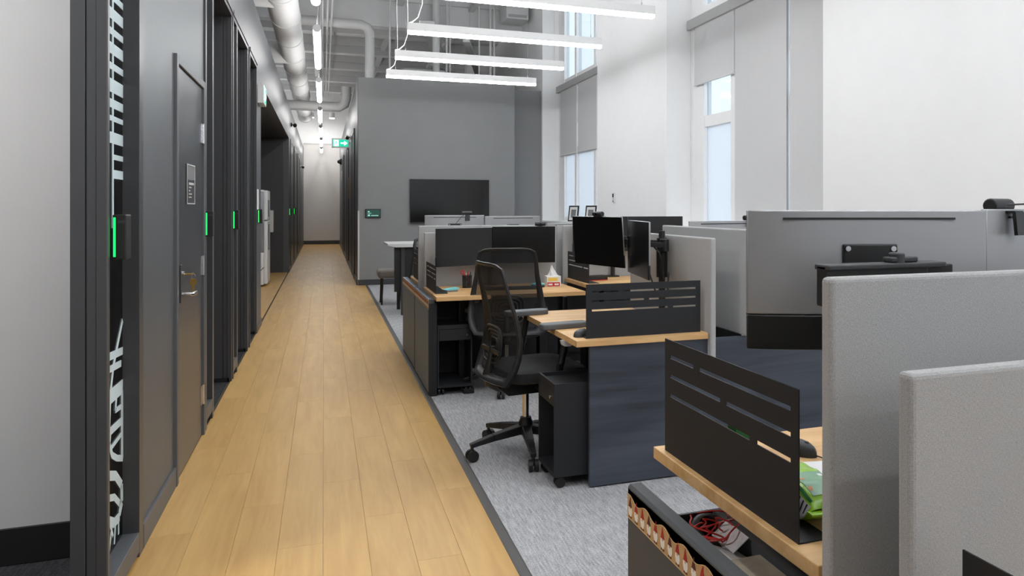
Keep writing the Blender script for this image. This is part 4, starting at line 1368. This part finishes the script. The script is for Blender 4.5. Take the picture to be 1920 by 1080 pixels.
for k, (dx, c_, w_) in enumerate(((0.006, 'redplastic', 'red'), (0.02, 'dkgrey', 'dark grey'), (-0.004, 'pale', 'pale grey'))):
    p = tag(MB().cyl((dx, 0.01, 0), (dx * 1.6, 0.02, 0.128 - 0.008 * k), 0.0042, n=8).build('pen', c_, smooth=True), '%s pen standing in the mesh pen cup' % w_, 'pen', 'pens in the cup')
    p.location = (1.105, 6.095, 0.745)
nb = thing('sticky_note_pad', 'turquoise sticky notes pad at the left of the pen cup desk', 'note pad', (0.93, 5.86, 0.74), R(18))
bx(-0.045, 0.045, -0.04, 0.04, 0, 0.014).build('pad', 'ink', nb)
MB().prism([(-0.045, 0.014), (0.05, 0.014), (0.055, 0.03), (-0.03, 0.02)], 'y', -0.04, 0.04).build('top_notes', 'cyan', nb)
kb = thing('keyboard', 'black keyboard on the pen cup desk behind the chair back', 'keyboard', (1.42, 5.86, 0.74), R(-4))
bx(-0.21, 0.21, -0.065, 0.065, 0, 0.014).build('case', 'black', kb, bevel=0.004)
for r_ in range(5):
    for k in range(15):
        bx(-0.2 + k * 0.027, -0.178 + k * 0.027, -0.056 + r_ * 0.023, -0.037 + r_ * 0.023, 0.014, 0.019).build('key_cap', 'dkgrey', kb)
tbx = thing('tissue_box', 'white tissue box with yellow and red print on the pen cup desk', 'tissue box', (1.80, 5.98, 0.74), R(-6))
bx(-0.06, 0.06, -0.055, 0.055, 0, 0.085).build('carton', 'paper', tbx, bevel=0.002)
bx(-0.048, 0.03, -0.0565, -0.055, 0.045, 0.075).build('yellow_print', 'yellow', tbx)
bx(-0.056, 0.05, -0.0566, -0.055, 0.004, 0.036).build('red_print', 'redplastic', tbx)
bx(-0.048, -0.012, -0.057, -0.0566, 0.012, 0.026).build('lettering', 'paper', tbx)
bx(0.004, 0.04, -0.057, -0.0566, 0.012, 0.026).build('lettering', 'paper', tbx)


def tis(u, v):
    a = 2 * math.pi * u
    r_ = 0.03 * (1 - v * 0.55) * (1 + 0.35 * math.sin(3 * a + 2 * v))
    return (r_ * math.cos(a) * (1.3 - v * 0.9) - 0.015 * v, r_ * math.sin(a) * 0.5, 0.085 + 0.075 * v * (1 + 0.25 * math.sin(2 * a + 1)))


MB().grid(28, 8, tis).build('tissue', 'paper', tbx, smooth=True)
gl = thing('blue_cloth', 'folded turquoise cloth on a grey case beside the tissue box', 'cloth', (1.655, 5.92, 0.74), R(10))
bx(-0.05, 0.05, -0.035, 0.035, 0, 0.022).build('case', 'dkgrey', gl, bevel=0.009)
MB().prism([(-0.05, 0.022), (0.045, 0.022), (0.05, 0.032), (0.0, 0.04), (-0.045, 0.032)], 'y', -0.033, 0.033).build('folded_cloth', 'cyan', gl, bevel=0.003)

# ================================================================== STATION C (right of B)
dC = desk('oak desk with a black dock, right of the pen cup desk', 2.0, 3.15, 5.60, 6.28, 0.775)
bx(0.02, 1.13, 0.66, 0.675, 0.12, 0.73).build('modesty_panel', 'black', dC)
felt_screen('felt screen behind the desk with the black dock', 1.99, 3.12, 6.30, 6.33, 0.60, 1.235)
slotted('black slotted divider between the pen cup desk and the dock desk', (2.03, 6.28, 0.775), R(-90), 0.56, 0.235, 0.09, 1)
mon_at('left monitor of the dock desk, mostly hidden behind another monitor', (2.30, 6.17), R(4), 1.005, 0)
mon_at('right monitor of the dock desk, black front above the felt screens', (2.83, 6.17), R(-2), 1.005, 0)
arm_stand('black monitor stand on the dock desk', (2.44, 6.24), 0.775, [(2.3, 6.215, 1.16), (2.83, 6.215, 1.16)], 1.22)
dk = thing('docking_station', 'low black docking box with red stripe on the oak desk', 'dock', (2.17, 5.99, 0.775), R(6))
bx(-0.09, 0.11, -0.045, 0.045, 0.006, 0.04).build('casing', 'black', dk, bevel=0.004)
bx(-0.088, 0.108, -0.0455, 0.044, 0.0, 0.006).build('red_stripe', 'redplastic', dk)
MB().tube([(-0.09, 0.02, 0.02), (-0.12, 0.03, 0.03), (-0.13, 0.06, 0.02), (-0.10, 0.09, 0.006)], 0.004, 6).build('cable', 'black', dk, smooth=True)

# ================================================================== STATIONS BEHIND B AND C (backs of monitors)
desk('oak desk of the far row behind the pen cup desk', 0.775, 1.93, 6.51, 7.25, 0.74)
desk('oak desk of the far row behind the dock desk', 2.0, 3.15, 6.51, 7.25, 0.74)
felt_screen('felt screen of the far row behind the dock desk', 1.98, 3.12, 6.45, 6.48, 0.60, 1.235)
slotted('black slotted divider at the aisle end of the far row desk', (0.80, 7.22, 0.74), R(-90), 0.62, 0.27, 0.09, 1)
mon_at('silver monitor back with webcam, left one above the pen cup desk screens', (1.118, 6.80), R(178), 1.015, 0)
mon_at('silver monitor back, right one above the pen cup desk screens', (1.655, 6.80), R(184), 1.005, 0)
mon_at('low silver monitor back above the dock desk screens, left', (2.27, 6.85), R(180), 0.935, 0)
mon_at('low silver monitor back above the dock desk screens, right', (2.82, 6.85), R(182), 0.935, 0)
arm_stand('black monitor arm of the far row behind the pen cup desk', (1.30, 6.56), 0.74, [(1.12, 6.755, 1.20), (1.65, 6.755, 1.20)], 1.24)
arm_stand('black monitor arm of the far row behind the dock desk', (2.54, 6.56), 0.74, [(2.27, 6.80, 1.12), (2.82, 6.80, 1.12)], 1.2)
webcam('black webcam with loose cable on the left silver monitor back', (1.23, 6.80, 1.325), R(178), [(0.0, 0.03, 0.0), (0.03, 0.05, 0.006), (0.06, 0.045, -0.02), (0.11, 0.05, -0.08), (0.13, 0.05, -0.14)])
chF = make_chair('black office chair just showing at the aisle end of the far row', (1.12, 7.62, 0), R(-80), 0.72, 200)

# meeting table and stool by the charcoal wall
mt = thing('meeting_table', 'high table with pale top and black base near the charcoal wall', 'table', (0.77, 9.85, 0))
MB().prism([(0, 0.905), (0.10, 0.88), (0.9, 0.88), (1.0, 0.905), (1.0, 0.925), (0.0, 0.925)], 'y', 0, 0.75).build('tabletop', 'tabletop', mt, bevel=0.003)
bx(0.09, 0.9, 0.10, 0.14, 0.3, 0.88).build('front_board', 'black', mt)
for x in (0.17, 0.80):
    for y in (0.06, 0.64):
        bx(x, x + 0.045, y, y + 0.045, 0, 0.88).build('leg', 'dkgrey' if (x < 0.3 and y < 0.1) else 'black', mt, bevel=0.003)
sl = thing('cushioned_stool', 'taupe cushioned low stool beside the high table', 'stool', (0.93, 11.2, 0))
bx(-0.20, 0.20, -0.20, 0.20, 0.38, 0.50).build('cushion', 'stool', sl, bevel=0.04, seg=4)
for x in (-0.15, 0.15):
    for y in (-0.15, 0.15):
        MB().cyl((x, y, 0), (x * 0.9, y * 0.9, 0.39), 0.012, n=8).build('leg', 'black', sl)

# ================================================================== STATION N (near right, user behind the screen)
XN = 0.855
dN = desk('oak desk at the lower right with green snack bag and black divider', XN, 2.10, 1.15, 1.88, 0.74)
felt_screen('large grey felt screen filling the right of the picture', 0.849, 2.5, 1.105, 1.137, 0.25, 1.2735)
felt_screen('shorter felt screen nearest the viewer at the lower right corner', 0.842, 2.5, 0.905, 0.937, 0.2, 1.145)
slotted('black slotted divider at the lower right, standing on the oak desk edge', (0.874, 1.842, 0.74), R(-90), 0.606, 0.303, 0.075, 1)
slotted('black divider corner cut by the bottom right of the picture', (0.905, 0.868, 0.60), R(-90), 0.45, 0.285, 0.075, 1)
dN2 = desk('oak desk under the bottom edge of the picture', XN, 2.1, 0.15, 0.895, 0.60)
monitor('large silver monitor back nearest the viewer with black mounting bracket', (1.398, 1.285), (0.895, 1.465), 1.083, 0)
monitor('silver monitor back cut by the right edge of the picture', (1.925, 1.45), (1.405, 1.30), 1.085, 0)
an = thing('monitor_stand', 'black monitor arm bracket behind the nearest silver monitor', 'monitor arm', (1.16, 1.19, 0.74), 0, 'black monitor arms')
bx(-0.05, 0.05, -0.04, 0.05, 0, 0.012).build('clamp', 'black', an, bevel=0.003)
MB().cyl((0, 0, 0.012), (0, 0, 0.50), 0.02, n=16).build('pole', 'black', an, smooth=True)
ab = bx(-0.235, 0.02, 0.03, 0.062, 0.463, 0.545).build('cross_bar', 'black', an, bevel=0.004)
bx(-0.235, 0.06, 0.022, 0.068, 0.535, 0.546).build('cover', 'dkgrey', ab, bevel=0.003)
bx(0.02, 0.09, 0.035, 0.06, 0.48, 0.54).build('cross_bar', 'black', an, bevel=0.003)
MB().cyl((-0.05, 0.045, 0.54), (-0.05, 0.045, 0.566), 0.016, n=16).bar((-0.075, 0.045, 0.552), (-0.005, 0.045, 0.552), 0.026, 0.011).build('knob', 'dkgrey', an, smooth=True, bevel=0.003)
MB().bar((-0.02, 0.055, 0.5), (-0.01, 0.115, 0.5), 0.05, 0.05).build('tilt_head', 'black', an, bevel=0.003)
webcam('black webcam with cable on the monitor at the right edge', (1.49, 1.325, 1.385), R(196), [(0.0, 0.02, 0.02), (-0.03, 0.05, 0.022), (-0.07, 0.06, -0.01), (-0.10, 0.06, -0.05), (-0.115, 0.06, -0.12), (-0.115, 0.05, -0.3)])
mouse('black mouse with cable on the snack bag desk', (1.20, 1.70, 0.74), R(-70))
ppr = tag(MB().prism([(0.94, 1.40), (1.16, 1.36), (1.22, 1.62), (1.0, 1.66)], 'z', 0.7401, 0.7415).build('paper_sheet', 'paper'), 'white sheet of paper lying on the snack bag desk', 'paper')

# snack bag lying along the divider
bag = thing('snack_bag', 'lime green foil snack bag with printed label on the near oak desk', 'bag', (0.985, 1.385, 0.744), R(-6))


def bagf(u, v, g=0.0):
    """v along the bag (local y), u around the section"""
    t_ = 2 * v - 1
    e = (1 - abs(t_) ** 5)
    a_ = 2 * math.pi * u
    cx = math.copysign(abs(math.cos(a_)) ** 0.45, math.cos(a_))
    cz = math.copysign(abs(math.sin(a_)) ** 0.45, math.sin(a_))
    return ((0.050 + g) * cx * (0.9 + 0.1 * e) + 0.012 * cz, 0.115 * t_, 0.036 + (0.004 + 0.031 * e + g) * cz + 0.002 * math.sin(23 * v + 5 * u))


MB().grid(40, 20, lambda u, v: bagf(u, v)).build('foil_body', 'lime', bag, smooth=True)
MB().grid(8, 10, lambda u, v: bagf(0.17 + 0.16 * u, 0.10 + 0.42 * v, 0.0012)).build('front_print', 'sage', bag, smooth=True, recalc=False)
MB().grid(3, 16, lambda u, v: bagf(0.375 + 0.045 * u, 0.06 + 0.9 * v, 0.0014)).build('seam', 'green', bag, smooth=True, recalc=False)
lbl = MB().grid(4, 10, lambda u, v: bagf(0.45 + 0.14 * u, 0.03 + 0.55 * v, 0.0012)).build('nutrition_label', 'print_', bag, smooth=True, recalc=False)
for k in range(9):
    MB().grid(3, 1, lambda u, v: bagf(0.46 + (0.05 + 0.02 * (k % 3)) * u, 0.06 + 0.055 * k + 0.018 * v, 0.0018)).build('print_line', 'black', lbl, recalc=False)
for k, (a_, b_) in enumerate(((0.20, 0.20), (0.27, 0.36), (0.20, 0.42), (0.29, 0.16))):
    MB().grid(3, 3, lambda u, v: bagf(a_ + 0.03 * u, b_ + 0.05 * v, 0.0018)).build('print_spot', 'orange' if k % 2 else 'paper', bag, recalc=False)
for v_, s_ in ((0.0, -1), (1.0, 1)):
    MB().box(-0.05, 0.05, min(s_ * 0.112, s_ * 0.132), max(s_ * 0.112, s_ * 0.132), 0.034, 0.0375).build('crimped_end', 'lime', bag)
gb = tag(MB().box(-0.03, 0.03, -0.02, 0.02, 0, 0.115).build('green_carton', 'green', None, bevel=0.002), 'small green carton behind the near divider slots', 'carton')
gb.location = (0.99, 1.64, 0.7415)

# near pull-out cabinet with the ribbon
cn = thing('pull_out_cabinet', 'charcoal pull-out cabinet with gnome ribbon and open drawer, lower right', 'cabinet', (0.75, 1.142, 0), 0, 'low charcoal aisle cabinets')
bx(0, 0.02, 0, 0.668, 0.02, 0.665).build('drawer_front', 'drawer', cn, bevel=0.0015)
MB().prism([(0.0, 0.60), (0.0, 0.668), (0.006, 0.675), (0.036, 0.675), (0.042, 0.668), (0.042, 0.60)], 'y', 0, 0.668).build('top_rail', 'drawer', cn, bevel=0.003)
tr = bx(0.042, 0.24, 0.0, 0.612, 0.50, 0.508).build('drawer_tray', 'black', cn)
bx(0.042, 0.24, 0.604, 0.612, 0.508, 0.60).build('tray_wall', 'black', tr)
bx(0.215, 0.24, 0.0, 0.604, 0.508, 0.60).build('tray_wall', 'drawer', tr)
bx(0.042, 0.046, 0.0, 0.604, 0.508, 0.60).build('tray_wall', 'black', tr)
bx(0.020, 0.05, 0.65, 0.667, 0.02, 0.60).build('side_edge', 'black', cn)
bx(0.01, 0.24, 0.0, 0.612, 0.0, 0.02).build('plinth', 'black', cn)
bx(0.10, 0.24, 0.0, 0.61, 0.02, 0.50).build('carcass', 'black', cn)
ribbon_part(cn, 0.0, 0.0, 0.667, 0.590, 0.062, 17)
# drawer contents
hp = thing('headphones', 'black over-ear headband lying in the open drawer', 'headphones', (0.935, 1.685, 0.535))
MB().tube([(0.046 * math.cos(t), 0.055 * math.sin(t), 0.035 + 0.02 * math.sin(t)) for t in [k * math.pi / 16 - 0.5 for k in range(24)]], [0.005] + [0.009] * 22 + [0.005], 10, flat=1.7).build('headband', 'black', hp, smooth=True)
for t_ in (-0.5, 23 * math.pi / 16 - 0.5):
    c_ = (0.03 * math.cos(t_), 0.05 * math.sin(t_), 0.005)
    MB().cyl((c_[0] - 0.012, c_[1], c_[2]), (c_[0] + 0.012, c_[1], c_[2]), 0.026, n=18).build('ear_cup', 'black', hp, smooth=True, bevel=0.004)
cb = []
for k in range(150):
    t_ = k / 149
    a = t_ * 2 * math.pi * 4.6
    r_ = 0.042 + 0.018 * math.sin(a * 0.37 + 1)
    cb.append((0.922 + r_ * math.cos(a) * 0.95 + 0.012 * math.sin(3.1 * a), 1.665 + r_ * 1.1 * math.sin(a) - 0.05 * t_ + 0.02, 0.592 + 0.016 * math.sin(a * 0.8) + 0.012 * math.cos(a * 1.7)))
tag(MB().tube(cb, 0.0022, 6).build('red_cable', 'redcable', smooth=True), 'tangled red cable on top of the headphones in the drawer', 'cable')
ps = tag(MB().grid(6, 6, lambda u, v: (0.85 + 0.11 * u, 1.50 + 0.19 * v, 0.562 + 0.012 * math.sin(3 * u + 2 * v))).grid(6, 6, lambda u, v: (0.85 + 0.11 * u, 1.50 + 0.19 * v, 0.559 + 0.012 * math.sin(3 * u + 2 * v))).build('paper_stack', 'paper', smooth=True), 'white crumpled papers under the red cable in the drawer', 'paper')
p2 = tag(MB().prism([(0.918, 0.575), (0.920, 0.574), (0.962, 0.605), (0.960, 0.606)], 'y', 1.56, 1.665).build('paper_sheet', 'print_'), 'printed page leaning on the drawer side', 'paper')
p3 = tag(bx(0.85, 0.96, 1.39, 1.51, 0.585, 0.587).build('colour_card', 'photo'), 'colourful printed card at the near end of the drawer', 'card')
bt = thing('drawer_divider', 'silver edged divider inside the open drawer', 'divider', (0.80, 1.72, 0.508))
bx(0.0, 0.16, 0, 0.003, 0, 0.07).build('plate', 'black', bt)
bx(0.157, 0.162, -0.002, 0.003, 0.0, 0.085).build('edge', 'chrome', bt)

# picture frames on the far window sill
for k, (y, l_) in enumerate(((12.95, 'dark picture frame on the far window sill, farther of the two'), (12.02, 'dark picture frame on the far window sill, nearer of the two'))):
    t = thing('picture_frame', l_, 'picture frame', (4.28, y, 1.135), R(-62), 'picture frames on the window sill')
    lean = R(-8)
    w_, h_ = 0.12, 0.29
    for a in ((-w_, w_, 0, 0.022), (-w_, w_, h_ - 0.022, h_), (-w_, -w_ + 0.02, 0.022, h_ - 0.022), (w_ - 0.02, w_, 0.022, h_ - 0.022)):
        f = bx(a[0], a[1], -0.01, 0.01, a[2], a[3]).build('frame_bar', 'black', t)
        f.rotation_euler = (lean, 0, 0)
    for nm, mm, a in (('mat_board', 'paper', (-w_ + 0.02, w_ - 0.02, -0.002, 0.008, 0.022, h_ - 0.022)), ('picture', 'ink', (-w_ + 0.06, w_ - 0.06, -0.004, -0.002, 0.07, h_ - 0.07))):
        f = bx(*a).build(nm, mm, t)
        f.rotation_euler = (lean, 0, 0)
    MB().bar((0, 0.04, h_ * 0.8), (0, 0.13, 0.0), 0.06, 0.006).build('easel_leg', 'black', t)
